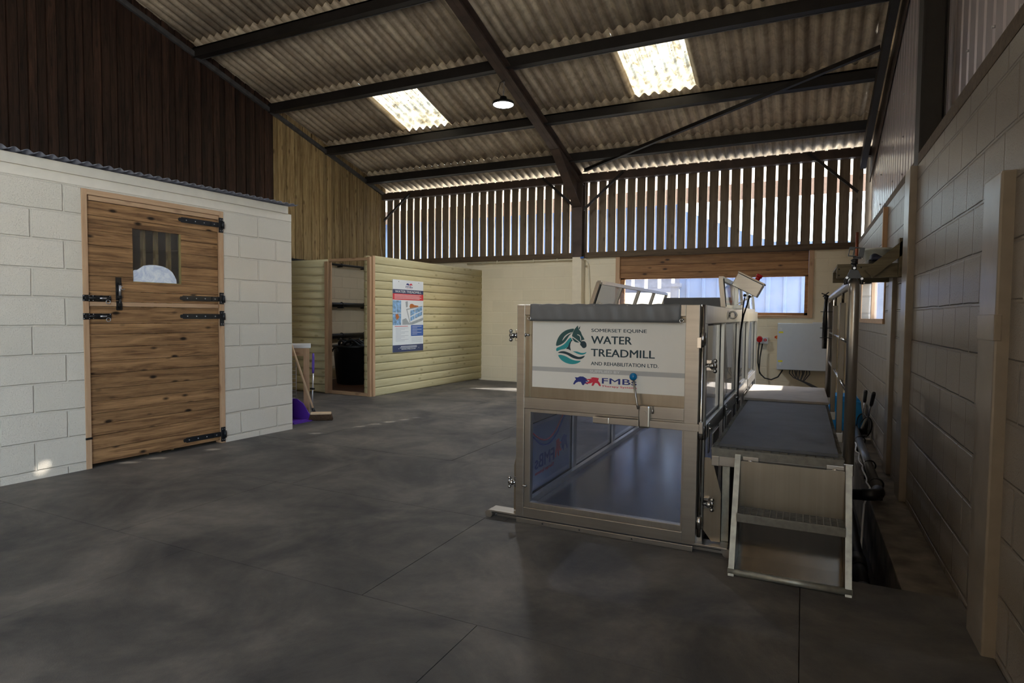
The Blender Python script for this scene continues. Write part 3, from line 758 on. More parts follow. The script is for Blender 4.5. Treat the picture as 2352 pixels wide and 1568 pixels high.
# local frame: x runs along the wall towards the camera, y out of the wall, z up
def lb(mb, name, mat, parent=ROOM): return mb.build(name, mat, parent, local=True)
DX0, DX1, DZ = 0.838, 2.106, 2.30
mb = MB(); mb.box(0, DX0, -0.1, 0, -0.03, 2.315); mb.box(DX1, 6.5, -0.1, 0, -0.03, 2.315); mb.box(DX0, DX1, -0.1, 0, DZ, 2.315)
mb.box(0, 0.1, -3.2, -0.1, -0.03, 2.315)
lb(mb, 'wall', 'paint_left')
mb = MB(); mb.box(0.0, 6.5, -0.1, 0.004, 2.315, 2.395, 0.004); mb.box(0.055, 6.5, -0.1, 0.018, 2.395, 2.475, 0.004); mb.box(0.0, 0.1, -3.2, -0.1, 2.315, 2.44)
lb(mb, 'wall_plate', 'render_white')
mb = MB(); 
mb.grid(lambda u, v: Vector((-0.03 + 6.5 * u, 0.09 - 3.3 * v, 2.492 + 0.07 * v + 0.011 * math.cos(2 * PI * (6.5 * u) / 0.0815))), 800, 1)
o = lb(mb, 'roof_sheet', 'tin'); md = o.modifiers.new('s', 'SOLIDIFY'); md.thickness = 0.0015

DOOR = thing('door_1', (0, 0, 0), 'brown boarded stable door in a pine frame', None); DOOR['kind'] = 'structure'
DOOR.location = (-5.154, 5.05, 0); DOOR.rotation_euler = ROOM.rotation_euler
WM[DOOR.name] = WM[ROOM.name].copy()
mb = MB(); mb.box(DX0, DX0 + 0.042, -0.09, 0.008, 0.0, DZ, 0.003); mb.box(DX1 - 0.042, DX1, -0.09, 0.008, 0.0, DZ, 0.003)
lb(mb, 'door_frame', 'pine', DOOR)
mb = MB(); mb.box(DX0, DX1, -0.09, 0.006, DZ - 0.045, DZ, 0.003); mb.box(DX0 + 0.045, DX1 - 0.06, -0.03, -0.004, DZ - 0.085, DZ - 0.047, 0.003)
lb(mb, 'frame_head', 'pine_x', DOOR)
LX0, LX1 = 0.888, 2.055
def planks(mb, zlist, holes=None):
    for z0, z1 in zip(zlist, zlist[1:]):
        if holes and z0 < holes[3] and z1 > holes[2]:
            # boards cut around the window
            za, zb = max(z0, holes[2]), min(z1, holes[3])
            if z0 < holes[2] - 1e-4: mb.box(LX0, LX1, -0.045, -0.016, z0 + 0.0015, holes[2], 0.0015)
            mb.box(LX0, holes[0], -0.045, -0.016, za + 0.0015, zb - 0.0015, 0.0015); mb.box(holes[1], LX1, -0.045, -0.016, za + 0.0015, zb - 0.0015, 0.0015)
            if z1 > holes[3] + 1e-4: mb.box(LX0, LX1, -0.045, -0.016, holes[3], z1 - 0.0015, 0.0015)
        else: mb.box(LX0, LX1, -0.045, -0.016 - random.uniform(0, 0.002), z0 + 0.0015, z1 - 0.0015, 0.0015)
HW = (1.262, 1.698, 1.562, 2.028)
mb = MB(); planks(mb, [1.385, 1.475, 1.60, 1.725, 1.85, 1.97, 2.095, 2.213], HW)
upper = lb(mb, 'upper_leaf', 'door_wood', DOOR)
mb = MB(); planks(mb, [0.03, 0.15, 0.265, 0.36, 0.45, 0.55, 0.655, 0.78, 0.885, 1.0, 1.11, 1.20, 1.345])
mb2 = mb
lower = lb(mb, 'lower_leaf', 'door_wood', DOOR)
mb = MB(); mb.box(LX0, LX1, -0.05, -0.008, 1.347, 1.383, 0.003); lb(mb, 'middle_rail', 'pine_x', DOOR)
WM[upper.name] = WM[ROOM.name].copy(); WM[lower.name] = WM[ROOM.name].copy()
mb = MB(); mb.box(HW[0], HW[1], -0.037, -0.033, HW[2], HW[3]); lb(mb, 'window_pane', 'door_glass', upper)
mb = MB()
mb.box(HW[0] - 0.002, HW[0] + 0.008, -0.05, -0.018, HW[2], HW[3]); mb.box(HW[0], HW[1], -0.05, -0.018, HW[2] - 0.002, HW[2] + 0.006)
lb(mb, 'pane_bead', 'treated_dark', upper)
mb = MB()
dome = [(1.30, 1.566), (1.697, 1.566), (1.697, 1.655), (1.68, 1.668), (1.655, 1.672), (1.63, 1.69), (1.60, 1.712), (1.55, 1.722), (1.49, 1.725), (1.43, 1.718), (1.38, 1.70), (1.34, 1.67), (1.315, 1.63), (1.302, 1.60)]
mb.prism(dome, -0.032, -0.029, 'Y'); lb(mb, 'painted_reflection', 'film', upper)['label'] = 'pale painted reflection across the bottom of the pane'  # pale shape laid on the glass in place of a reflection
# ironwork
def strap(parent, x0, z, zt, zb):
    m2 = MB(); xe = 0.888
    pts = [(xe, z - 0.024), (x0 - 0.03, z - 0.024), (x0 - 0.018, z - 0.014), (x0 - 0.008, z - 0.017), (x0, z - 0.006), (x0, z + 0.006), (x0 - 0.008, z + 0.017), (x0 - 0.018, z + 0.014), (x0 - 0.03, z + 0.024), (xe, z + 0.024)]
    m2.prism(pts, -0.016, -0.011, 'Y'); m2.box(0.86, 0.96, -0.012, -0.002, z - 0.022, z + 0.022, 0.002)
    m2.box(0.845, 0.885, -0.002, 0.014, zb, zt, 0.002)
    m2.cyl((0.852, 0.02, z - 0.035), (0.852, 0.02, z + 0.035), 0.014, 14)
    h = lb(m2, 'strap_hinge', 'hinge', parent)
    m2 = MB()
    for q in (0.93, 1.03, 1.12, 1.21): m2.sphere((q, -0.0105, z), 0.006 if q > 1 else 0.011, 10)
    for q in (zb + 0.02, zt - 0.02): m2.sphere((0.856, 0.0145, q), 0.004, 8); m2.sphere((0.876, 0.0145, q), 0.004, 8)
    WM[h.name] = WM[ROOM.name].copy()
    return h, m2
def strap_with_bolts(parent, x0, z, zt, zb):
    h, m2 = strap(parent, x0, z, zt, zb)
    # coach bolts are part of the same leaf
    lb(m2, 'coach_bolt', 'zinc', parent)
strap_with_bolts(upper, 1.285, 2.165, 2.235, 2.09)
strap_with_bolts(upper, 1.280, 1.435, 1.50, 1.385)
strap_with_bolts(lower, 1.280, 1.265, 1.32, 1.17)
strap_with_bolts(lower, 1.265, 0.088, 0.16, 0.015)
def tower_bolt(parent, xa, xb, z):
    m2 = MB()
    m2.box(xa, 2.05, -0.016, -0.010, z - 0.024, z + 0.024, 0.001); m2.box(2.062, xb, 0.008, 0.013, z - 0.026, z + 0.026, 0.001)
    m2.cyl((xa + 0.01, 0.004, z), (xb - 0.012, 0.012, z), 0.009, 12)
    for q in (xa + 0.065, xa + 0.115): m2.box(q - 0.012, q + 0.012, -0.012, 0.016, z - 0.016, z + 0.02, 0.004)
    m2.box(2.075, 2.095, 0.012, 0.026, z - 0.016, z + 0.016, 0.003)
    lb(m2, 'sliding_bolt', 'black', parent)
    m2 = MB(); m2.ring((xa + 0.035, 0.012, z - 0.028), 0.016, 0.003, 'Y'); m2.cyl((xa + 0.05, 0.0145, z), (xa + 0.10, 0.0145, z), 0.007, 10)
    for q in (xa + 0.01, xa + 0.14, 2.066, xb - 0.006): 
        for dz in (-0.018, 0.018): m2.sphere((q, -0.009 if q < 2.05 else 0.0135, z + dz), 0.004, 8)
    lb(m2, 'bolt_ring', 'zinc', parent)
tower_bolt(upper, 1.885, 2.112, 1.412); tower_bolt(lower, 1.885, 2.112, 1.262)
m2 = MB(); m2.box(1.80, 1.845, -0.016, -0.010, 1.40, 1.595, 0.001); m2.box(1.80, 1.845, -0.014, -0.004, 1.315, 1.395, 0.001)
m2.cyl((1.822, 0.004, 1.33), (1.822, 0.004, 1.43), 0.009, 12); m2.box(1.807, 1.838, -0.012, 0.016, 1.415, 1.44, 0.004); m2.box(1.807, 1.838, -0.012, 0.016, 1.345, 1.375, 0.004); m2.box(1.81, 1.835, -0.012, 0.016, 1.53, 1.55, 0.004)
lb(m2, 'upright_bolt', 'black', upper)
m2 = MB(); m2.cyl((1.822, 0.006, 1.44), (1.822, 0.006, 1.53), 0.009, 12); m2.ring((1.80, 0.012, 1.505), 0.015, 0.003, 'Y', 16, -2.6, 1.6); lb(m2, 'bolt_bar', 'zinc', upper)
m2 = MB(); m2.box(2.06, 2.112, 0.006, 0.016, 0.245, 0.262, 0.002); lb(m2, 'kick_catch', 'black', lower)
# timber studs inside the room, seen through the pane
for k, q in enumerate((1.31, 1.43, 1.545)):
    m2 = MB(); m2.box(q - 0.011, q + 0.011, -0.16, -0.11, 0.0, 2.30, 0.002, WM[ROOM.name])
    tag(m2.build('timber_stud', 'light_board'), ['upright timber stud inside the door pane, rightmost of three', 'upright timber stud inside the door pane, middle of three', 'upright timber stud inside the door pane, leftmost of three'][k], 'stud', 'studs behind the door pane')

# ------------------------------------------------------------------ timber store with loglap boarding
ANG = math.atan2(3.316, 0.115)
STORE = thing('timber_store', (-6.095, 7.684, 0), 'green treated loglap timber store with an open doorway and a poster on it', 'shed')
def loglap(mb, L, H, mat, n=17):
    """boards running along local x, bulging to local +y"""
    h = H / n
    for k in range(n):
        z0 = k * h; prof = []
        for j in range(7):
            a = j / 6.0; prof.append((0.006 + 0.006 * math.sin(PI * min(1, a * 1.0)) ** 0.6, z0 + 0.002 + (h - 0.004) * a))
        prof = prof + [(-0.012, z0 + h - 0.002), (-0.012, z0 + 0.002)]
        A = [mb.bm.verts.new(mat @ Vector((0, u, v))) for u, v in prof]; B = [mb.bm.verts.new(mat @ Vector((L, u, v))) for u, v in prof]
        mb.bm.faces.new(A); mb.bm.faces.new(B[::-1])
        for i in range(len(prof)):
            j = (i + 1) % len(prof); f = mb.bm.faces.new((A[i], B[i], B[j], A[j])); f.smooth = i < 6
    return mb
# front panel: local x goes from the near corner to the back wall, outward side faces the aisle
fx = Matrix.Translation((-6.095, 7.684, 0)) @ Matrix.Rotation(ANG, 4, 'Z') @ Matrix.Diagonal((1, -1, 1, 1))
m2 = MB(); loglap(m2, 3.31, 2.22, fx)
def own_frame(mb, name, mat, mtx, parent):
    """child with its own local axes so that the grain follows its boards"""
    bmesh.ops.transform(mb.bm, matrix=mtx.inverted(), verts=mb.bm.verts)
    bmesh.ops.recalc_face_normals(mb.bm, faces=mb.bm.faces)
    me = bpy.data.meshes.new(name); mb.bm.to_mesh(me); mb.bm.free(); me.materials.append(M[mat])
    o = bpy.data.objects.new(name, me); COL.objects.link(o); o.parent = parent
    o.matrix_local = WM[parent.name].inverted() @ mtx
    WM[o.name] = mtx.copy(); return o
f2 = Matrix.Translation((-6.095, 7.684, 0)) @ Matrix.Rotation(ANG, 4, 'Z')
own_frame(m2, 'front_boarding', 'treated_y', f2, STORE)
sx = Matrix.Translation((-8.35, 7.66, 0)) @ Matrix.Diagonal((1, -1, 1, 1))
m2 = MB(); loglap(m2, 8.35 - 7.02, 2.19, sx)
own_frame(m2, 'side_boarding', 'treated_y', Matrix.Translation((-8.35, 7.66, 0)), STORE)
m2 = MB(); loglap(m2, 0.10, 2.22, Matrix.Translation((-6.27, 7.66, 0)) @ Matrix.Diagonal((1, -1, 1, 1))); own_frame(m2, 'narrow_boarding', 'treated_y', Matrix.Translation((-6.27, 7.66, 0)), STORE)
m2 = MB(); m2.box(-7.04, -6.97, 7.60, 7.70, 0, 2.15, 0.003); m2.box(-6.17, -6.115, 7.60, 7.66, 0, 2.20, 0.003)
m2.build('door_post', 'pine', STORE)
m2 = MB(); m2.box(-6.112, -6.082, 7.64, 7.69, 0, 2.215, 0.003); m2.build('corner_post', 'pine', STORE)
m2 = MB(); m2.box(-6.97, -6.17, 7.62, 7.69, 0.0, 0.05, 0.002); m2.box(-6.97, -6.17, 7.62, 7.68, 2.145, 2.19, 0.002); m2.build('cross_rail', 'pine_x', STORE)
m2 = MB(); m2.box(-8.3, -6.15, 7.72, 10.9, 0.0, 0.02); m2.build('floor_boards', 'brown_floor', STORE)
m2 = MB(); m2.box(-6.18, -6.12, 7.72, 10.9, 2.12, 2.2); m2.box(-6.18, -6.12, 7.75, 7.8, 0, 2.12); m2.box(-6.12, -6.07, 9.3, 9.35, 0, 2.12)
m2.build('inner_frame', 'treated_dark', STORE)
# pipes on the gable wall behind the store
for z, r, lab in ((2.27, 0.022, 'thin black pipe along the top of the wall inside the timber store'), (1.48, 0.045, 'thick black pipe at head height inside the timber store'), (0.86, 0.055, 'thick black pipe at waist height inside the timber store')):
    t = thing('black_pipe', (XL + 0.1, 9.6, z), lab, 'pipe', 'pipes inside the timber store')
    m2 = MB(); m2.cyl((XL + 0.09, 8.0, z), (XL + 0.09, 10.9, z), r, 16); m2.build('tube', 'black_pl', t)
    for y in (9.45, 10.15):
        m2 = MB(); m2.box(XL, XL + 0.09 + r, y - 0.02, y + 0.02, z - r - 0.02, z - r + 0.004, 0.003); m2.ring((XL + 0.09, y, z), r + 0.006, 0.008, 'Y'); m2.build('bracket', 'black_pl', t)
t = thing('black_tub', (-7.45, 8.85, 0.02), 'large round black rubber tub full of gear inside the timber store', 'tub')
m2 = MB(); m2.lathe([(0.30, 0.0), (0.34, 0.02), (0.40, 0.66), (0.43, 0.68), (0.43, 0.71), (0.39, 0.71), (0.37, 0.68), (0.31, 0.05)], (-7.45, 8.85, 0.02)); m2.build('tub_body', 'black_pl', t)
m2 = MB(); m2.ring((-7.55, 8.42, 0.62), 0.07, 0.014, 'Y', 16, 0, PI); m2.build('handle', 'black_pl', t)
t = thing('black_tub', (-6.75, 9.35, 0.02), 'second black tub, further back inside the timber store', 'tub')
m2 = MB(); m2.lathe([(0.30, 0.0), (0.34, 0.02), (0.40, 0.76), (0.43, 0.78), (0.43, 0.81), (0.39, 0.81), (0.37, 0.78), (0.31, 0.05)], (-6.75, 9.35, 0.02)); m2.build('tub_body', 'black_pl', t)
t = thing('coiled_strap', (-7.45, 8.85, 0.7), 'tangle of black straps heaped in the nearer tub', 'straps')
m2 = MB()
for k in range(9):
    c = (-7.45 + random.uniform(-0.15, 0.15), 8.85 + random.uniform(-0.15, 0.15), 0.74 + random.uniform(0, 0.08))
    pts = [Vector(c) + Vector((0.17 * math.cos(a + k), 0.17 * math.sin(a + k), 0.06 * math.sin(2 * a + k))) for a in [j * 0.4 for j in range(14)]]
    m2.tube(pts, 0.016, 8)
m2.lathe([(0.0, 0.0), (0.36, 0.0), (0.3, 0.06), (0.05, 0.12)], (-7.45, 8.85, 0.66))
m2.build('strap', 'black', t)

# ------------------------------------------------------------------ poster
P0 = Matrix.Translation((-6.095, 7.684, 0)) @ Matrix.Rotation(ANG, 4, 'Z')
U0, U1, Z0, Z1 = 0.425, 1.265, 0.675, 1.875
POST = thing('poster', P0 @ Vector((0.845, -0.03, Z0)), 'tall white and blue water treadmill poster on the loglap boarding', 'poster')
def pm(mb, name, mat, label=None):
    o = mb.build(name, mat, POST); 
    if label: o['label'] = label
    return o
def pr(mb, u0, u1, v0, v1, lvl):
    """rectangle on the poster, v measured down from the top"""
    X0 = U0 + (U1 - U0) * u0; X1 = U0 + (U1 - U0) * u1; ZA = Z1 - (Z1 - Z0) * v1; ZB = Z1 - (Z1 - Z0) * v0
    mb.box(X0, X1, -0.0245 - 0.0006 * lvl, -0.0235, ZA, ZB, 0, P0)
def pt(mb, body, u0, u1, v0, v1, lvl, bold=0.0):
    X0 = U0 + (U1 - U0) * u0; X1 = U0 + (U1 - U0) * u1; ZA = Z1 - (Z1 - Z0) * v1; ZB = Z1 - (Z1 - Z0) * v0
    mb.text(body, X0, X1, ZA, ZB, -0.0245 - 0.0006 * lvl, 0.0004, bold=bold, mat=P0)
def pp(mb, pts, lvl):
    q = [(U0 + (U1 - U0) * u, Z1 - (Z1 - Z0) * v) for u, v in pts]
    n0 = len(mb.bm.verts)
    A = [mb.bm.verts.new(P0 @ Vector((a, -0.0245 - 0.0006 * lvl, b_))) for a, b_ in q]; B = [mb.bm.verts.new(P0 @ Vector((a, -0.0235, b_))) for a, b_ in q]
    mb.bm.faces.new(A); mb.bm.faces.new(B[::-1])
    for i in range(len(q)): j = (i + 1) % len(q); mb.bm.faces.new((A[i], B[i], B[j], A[j]))
m2 = MB(); m2.box(U0, U1, -0.0245, -0.017, Z0, Z1, 0, P0); pm(m2, 'board', 'p_white')
m2 = MB(); pr(m2, 0, 1, 0.132, 0.190, 1); pr(m2, 0, 1, 0.902, 1.0, 1); pm(m2, 'slate_band', 'p_navy')
m2 = MB(); pr(m2, 0, 1, 0.190, 0.276, 1); pm(m2, 'red_band', 'p_red')
m2 = MB(); pr(m2, 0.58, 1, 0.628, 0.785, 1); pm(m2, 'blue_panel', 'p_blue')
m2 = MB(); pt(m2, 'WATER TREADMILL', 0.07, 0.93, 0.145, 0.178, 2, 0.004); pm(m2, 'poster_title', 'p_white'); m2 = MB(); pt(m2, 'WWW.FMBS.CO.UK', 0.27, 0.74, 0.955, 0.972, 2, 0.006)
for k in range(4): pr(m2, 0.05, 0.93 - 0.06 * (k % 2), 0.203 + 0.017 * k, 0.209 + 0.017 * k, 2)
for k in range(6): pr(m2, 0.62, 0.94 - 0.15 * (k % 2), 0.645 + 0.022 * k, 0.650 + 0.022 * k, 2)
pr(m2, 0.25, 0.78, 0.922, 0.93, 2); pr(m2, 0.22, 0.78, 0.94, 0.946, 2)
pm(m2, 'white_lettering', 'p_white')
m2 = MB()
for k in range(11): pr(m2, 0.09, 0.50 - 0.12 * (k % 3), 0.665 + 0.018 * k, 0.669 + 0.018 * k, 1)
for k in range(5): pr(m2, 0.60, 0.95, 0.81 + 0.015 * k, 0.813 + 0.015 * k, 1)
pm(m2, 'small_print', 'p_txt')
m2 = MB(); pt(m2, 'FMBs', 0.41, 0.64, 0.082, 0.104, 1, 0.02); pm(m2, 'supplier_lettering', 'navy'); m2 = MB()
pp(m2, [(0.41, 0.075), (0.44, 0.045), (0.46, 0.04), (0.50, 0.045), (0.53, 0.065), (0.51, 0.07), (0.49, 0.062), (0.49, 0.08), (0.47, 0.065), (0.44, 0.062)], 1)
pm(m2, 'blue_emblem', 'navy')
m2 = MB(); pp(m2, [(0.64, 0.075), (0.61, 0.045), (0.59, 0.04), (0.55, 0.045), (0.52, 0.062), (0.54, 0.067), (0.56, 0.062), (0.56, 0.08), (0.58, 0.065), (0.61, 0.062)], 1)
pm(m2, 'red_emblem', 'crimson'); m2 = MB(); pt(m2, 'Therapy Systems', 0.43, 0.62, 0.108, 0.116, 1, 0.01); pm(m2, 'supplier_strapline', 'crimson'); m2 = MB(); pr(m2, 0.06, 0.48, 0.640, 0.647, 1)
pm(m2, 'red_heading', 'crimson')
# picture area
m2 = MB(); pr(m2, 0.0, 0.26, 0.285, 0.455, 1); pr(m2, 0.0, 0.26, 0.465, 0.625, 1); pm(m2, 'picture_of_swimming', 'p_sky'); m2 = MB()
pp(m2, [(0.56, 0.42), (0.70, 0.405), (0.70, 0.47), (0.56, 0.50)], 2); pp(m2, [(0.72, 0.40), (0.96, 0.36), (0.96, 0.42), (0.72, 0.465)], 2)
pp(m2, [(0.56, 0.515), (0.70, 0.485), (0.70, 0.54), (0.56, 0.575)], 2); pp(m2, [(0.72, 0.48), (0.96, 0.43), (0.96, 0.485), (0.72, 0.535)], 2)
pm(m2, 'picture_water', 'p_sky')
m2 = MB(); pp(m2, [(0.53, 0.36), (0.56, 0.33), (0.62, 0.325), (0.70, 0.345), (0.82, 0.35), (0.84, 0.375), (0.66, 0.385), (0.58, 0.40), (0.545, 0.385)], 3); pp(m2, [(0.08, 0.48), (0.16, 0.47), (0.20, 0.52), (0.12, 0.56)], 2); pm(m2, 'picture_horse', 'p_brown')
m2 = MB(); pp(m2, [(0.30, 0.55), (0.42, 0.53), (0.52, 0.60), (0.50, 0.622), (0.30, 0.622)], 2); pp(m2, [(0.40, 0.30), (0.47, 0.29), (0.47, 0.37), (0.42, 0.38)], 2); pp(m2, [(0.52, 0.60), (1.0, 0.52), (1.0, 0.56), (0.62, 0.622), (0.50, 0.622)], 2)
pp(m2, [(0.43, 0.40), (0.97, 0.35), (0.97, 0.362), (0.43, 0.415)], 4); pp(m2, [(0.43, 0.405), (0.45, 0.405), (0.56, 0.60), (0.54, 0.60)], 4)
pm(m2, 'picture_frame_lines', 'p_grey')
m2 = MB()
for u in (0.18, 0.84):
    for v in (0.025, 0.955):
        c = P0 @ Vector((U0 + (U1 - U0) * u, -0.026, Z1 - (Z1 - Z0) * v)); m2.sphere(c, 0.008, 8)
pm(m2, 'fixing_screw', 'zinc')

# ------------------------------------------------------------------ bench, broom, scoop
BEN = thing('work_bench', (-5.63, 5.80, 0), 'white topped pine bench with a wire rack beneath it, behind the block room', 'bench', rz=R(43.8))
def bl(mb, name, mat): return mb.build(name, mat, BEN, local=True)
m2 = MB(); m2.box(-0.85, 0.02, -0.02, 0.47, 0.865, 0.905, 0.004); bl(m2, 'bench_top', 'white_pl')
m2 = MB(); m2.box(-0.78, -0.0705, 0.006, 0.03, 0.765, 0.864, 0.002); m2.box(-0.03, -0.006, 0.0705, 0.40, 0.765, 0.864, 0.002); bl(m2, 'apron', 'pine_x')
for x, y in ((-0.07, 0.0), (-0.07, 0.40), (-0.84, 0.0), (-0.84, 0.40)):
    m2 = MB(); m2.box(x, x + 0.07, y, y + 0.05, 0, 0.865, 0.003); bl(m2, 'leg', 'pine')
m2 = MB()
for k in range(13): m2.cyl((-0.82, 0.12, 0.12 + 0.05 * k), (-0.16, 0.12, 0.12 + 0.05 * k), 0.003, 6)
for x in (-0.82, -0.16): m2.cyl((x, 0.12, 0.0), (x, 0.12, 0.75), 0.005, 6)
bl(m2, 'wire_rack', 'zinc')
m2 = MB(); cb_ = WM[BEN.name]; m2.box(-0.30, -0.26, -0.015, 0.01, 0.68, 0.73, 0.006, cb_); m2.ring(cb_ @ Vector((-0.28, 0.0, 0.67)), 0.02, 0.006, 'Y'); tag(m2.build('bag_clip', 'purple'), 'small purple clip hanging under the white bench top', 'clip')
BR = thing('yard_broom', (-5.28, 5.64, 0), 'brown bristled yard broom leaning with its pale handle beside the bench', 'broom')
m2 = MB(); m2.bar((-5.385, 5.57, 0.085), (-5.19, 5.71, 0.085), 0.065, 0.03, bev=0.008); m2.build('head', 'broom_wood', BR)
m2 = MB()
dv = Vector((0.195, 0.14, 0)).normalized(); nv = Vector((-dv.y, dv.x, 0))
for i in range(26):
    for j in range(6):
        p = Vector((-5.385, 5.57, 0.075)) + dv * (0.24 * i / 25) + nv * (-0.028 + 0.056 * j / 5)
        q = p + dv * ((i - 12.5) * 0.0012) + nv * ((j - 2.5) * 0.006); q.z = 0.004
        m2.tube([p, q], 0.006, 5, rs=[0.005, 0.007])
m2.build('bristles', 'bristle', BR)
HB = Vector((-5.40, 5.645, 0.09)); HT = Vector((-5.575, 5.44, 0.955)); HT2 = HB + (HT - HB) * 1.35
m2 = MB(); m2.cyl(HB, HT2, 0.013, 14); m2.build('handle', 'broom_wood', BR)
m2 = MB(); m2.cyl(HB - (HT - HB) * 0.015, HB + (HT - HB) * 0.06, 0.018, 14); m2.build('socket', 'black_pl', BR)
SC = thing('scoop_pan', (-5.35, 5.42, 0), 'purple plastic scoop pan on the floor at the corner of the white block room', 'scoop')
m2 = MB()
cx, cy = -5.40, 5.42
m2.prism([(cx - 0.25, 0.0), (cx + 0.05, 0.0), (cx + 0.06, 0.02), (cx - 0.02, 0.10), (cx - 0.10, 0.20), (cx - 0.20, 0.25), (cx - 0.25, 0.25)], cy + 0.14, cy + 0.15, 'Y')
m2.box(cx - 0.25, cx + 0.06, cy - 0.16, cy + 0.15, 0.0, 0.012); m2.box(cx - 0.26, cx - 0.25, cy - 0.16, cy + 0.15, 0.0, 0.25)
m2.prism([(cx - 0.25, 0.0), (cx + 0.05, 0.0), (cx + 0.06, 0.02), (cx - 0.05, 0.05), (cx - 0.20, 0.08), (cx - 0.25, 0.08)], cy - 0.17, cy - 0.16, 'Y')
m2.box(cx - 0.02, cx + 0.01, cy - 0.16, cy + 0.14, 0.012, 0.022, 0.003)
m2.build('pan', 'purple', SC)
RK = thing('stable_rake', (-5.53, 5.74, 0), 'upright grey pole with a purple grip leaning on the bench leg', 'rake')
m2 = MB(); m2.cyl((-5.530, 5.74, 0.0), (-5.565, 5.80, 0.56), 0.010, 12); m2.build('pole', 'zinc', RK)
m2 = MB(); m2.tube([(-5.565, 5.80, 0.55), (-5.567, 5.803, 0.60), (-5.575, 5.815, 0.75), (-5.577, 5.817, 0.80)], 0.015, 12, rs=[0.013, 0.016, 0.016, 0.012]); m2.build('grip', 'purple_d', RK)
m2 = MB(); m2.box(-5.58, -5.52, 5.755, 5.785, 0.345, 0.368, 0.004); m2.build('collar', 'black_pl', RK)

# ------------------------------------------------------------------ water treadmill
TX0, TX1 = -1.61, -0.48       # outer faces
TY0, TY1 = 3.43, 7.62
TZ = 1.367
TM = thing('water_treadmill', (-1.05, 5.5, 0), 'large stainless steel and glass equine water treadmill in the middle of the barn', 'treadmill')
def tb(mb, name, mat, label=None, par=None):
    o = mb.build(name, mat, par or TM)
    if label: o['label'] = label
    return o
# base channel
m2 = MB(); m2.box(-1.80, -0.34, TY0 + 0.0, TY0 + 0.10, 0.034, 0.046, 0.002); m2.box(-1.76, -0.36, TY0 + 0.04, TY0 + 0.05, 0.0, 0.036); m2.box(-1.60, -0.52, TY0 - 0.01, TY0 + 0.01, -0.0, 0.030, 0.002)
m2.cyl((-1.80, TY0 - 0.005, 0.02), (-1.80, TY0 + 0.06, 0.02), 0.024, 16); m2.cyl((-0.34, TY0 - 0.005, 0.02), (-0.34, TY0 + 0.06, 0.02), 0.024, 16)
tb(m2, 'base_channel', 'steel_x')
m2 = MB()
for x in (-1.42, -1.18, -0.86): m2.cyl((x, TY0 - 0.012, 0.016), (x, TY0 - 0.008, 0.016), 0.006, 8)
tb(m2, 'base_bolt', 'chrome')
m2 = MB(); m2.box(-1.60, -0.50, TY0 + 0.0, TY0 + 0.05, 0.03, 0.036); m2.box(-1.79, -0.37, TY0 + 0.002, TY0 + 0.09, 0.029, 0.034); tb(m2, 'rubber_seal', 'gasket')
# front door
FD = tb((MB().box(TX0, -1.557, TY0, TY0 + 0.055, 0.04, TZ, 0.003).box(-0.583, TX1 - 0.028, TY0, TY0 + 0.055, 0.04, TZ, 0.003)
         .box(-1.557, -0.583, TY0, TY0 + 0.055, 1.303, TZ, 0.003).box(-1.557, -0.583, TY0, TY0 + 0.055, 0.04, 0.098, 0.003).box(-1.557, -0.583, TY0, TY0 + 0.055, 0.722, 0.792, 0.003)), 'front_gate', 'steel_x')
m2 = MB(); m2.box(-1.557, -1.53, TY0 + 0.012, TY0 + 0.05, 0.79, 1.305); m2.box(-1.53, -0.583, TY0 + 0.03, TY0 + 0.034, 0.79, 1.305)
tb(m2, 'upper_sheet', 'steel_sheet', par=FD)
m2 = MB(); m2.box(-1.557, -1.516, TY0 + 0.008, TY0 + 0.05, 0.098, 0.722, 0.002); m2.box(-0.592, -0.583, TY0 + 0.008, TY0 + 0.05, 0.098, 0.722); m2.box(-1.52, -0.59, TY0 + 0.008, TY0 + 0.05, 0.098, 0.132, 0.002); m2.box(-1.52, -0.59, TY0 + 0.008, TY0 + 0.05, 0.700, 0.722, 0.002)
tb(m2, 'inner_window_frame', 'steel', par=FD)
m2 = MB(); m2.box(-1.517, -0.591, TY0 + 0.028, TY0 + 0.034, 0.131, 0.701); tb(m2, 'gate_window', 'glass', par=FD)
# sign on the gate
SG = (MB().box(-1.514, -0.586, TY0 + 0.024, TY0 + 0.030, 0.858, 1.268)); SIGN = tb(SG, 'sign_board', 'sign', 'white sign panel with horse emblem and lettering')
SY = TY0 + 0.024
def sp(mb, pts, lvl): mb.prism(pts, SY - 0.0006 * lvl, SY + 0.0005, 'Y')
m2 = MB(); m2.box(-1.514, -0.586, SY - 0.0006, SY + 0.0005, 0.959, 0.986); tb(m2, 'grey_band', 'sign_grey', par=SIGN)
mane = [(-1.359, 1.114), (-1.355, 1.142), (-1.342, 1.172), (-1.321, 1.197), (-1.293, 1.215), (-1.261, 1.223), (-1.24, 1.225), (-1.247, 1.208), (-1.258, 1.195), (-1.274, 1.181), (-1.287, 1.159), (-1.305, 1.138), (-1.328, 1.124)]
teal1 = [(-1.358, 1.103), (-1.328, 1.115), (-1.302, 1.13), (-1.281, 1.155), (-1.265, 1.172), (-1.254, 1.161), (-1.27, 1.137), (-1.278, 1.117), (-1.294, 1.101), (-1.328, 1.095), (-1.354, 1.082)]
neck = [(-1.255, 1.159), (-1.251, 1.153), (-1.26, 1.145), (-1.265, 1.13), (-1.266, 1.113), (-1.261, 1.091), (-1.276, 1.099), (-1.292, 1.101), (-1.278, 1.117), (-1.271, 1.137)]
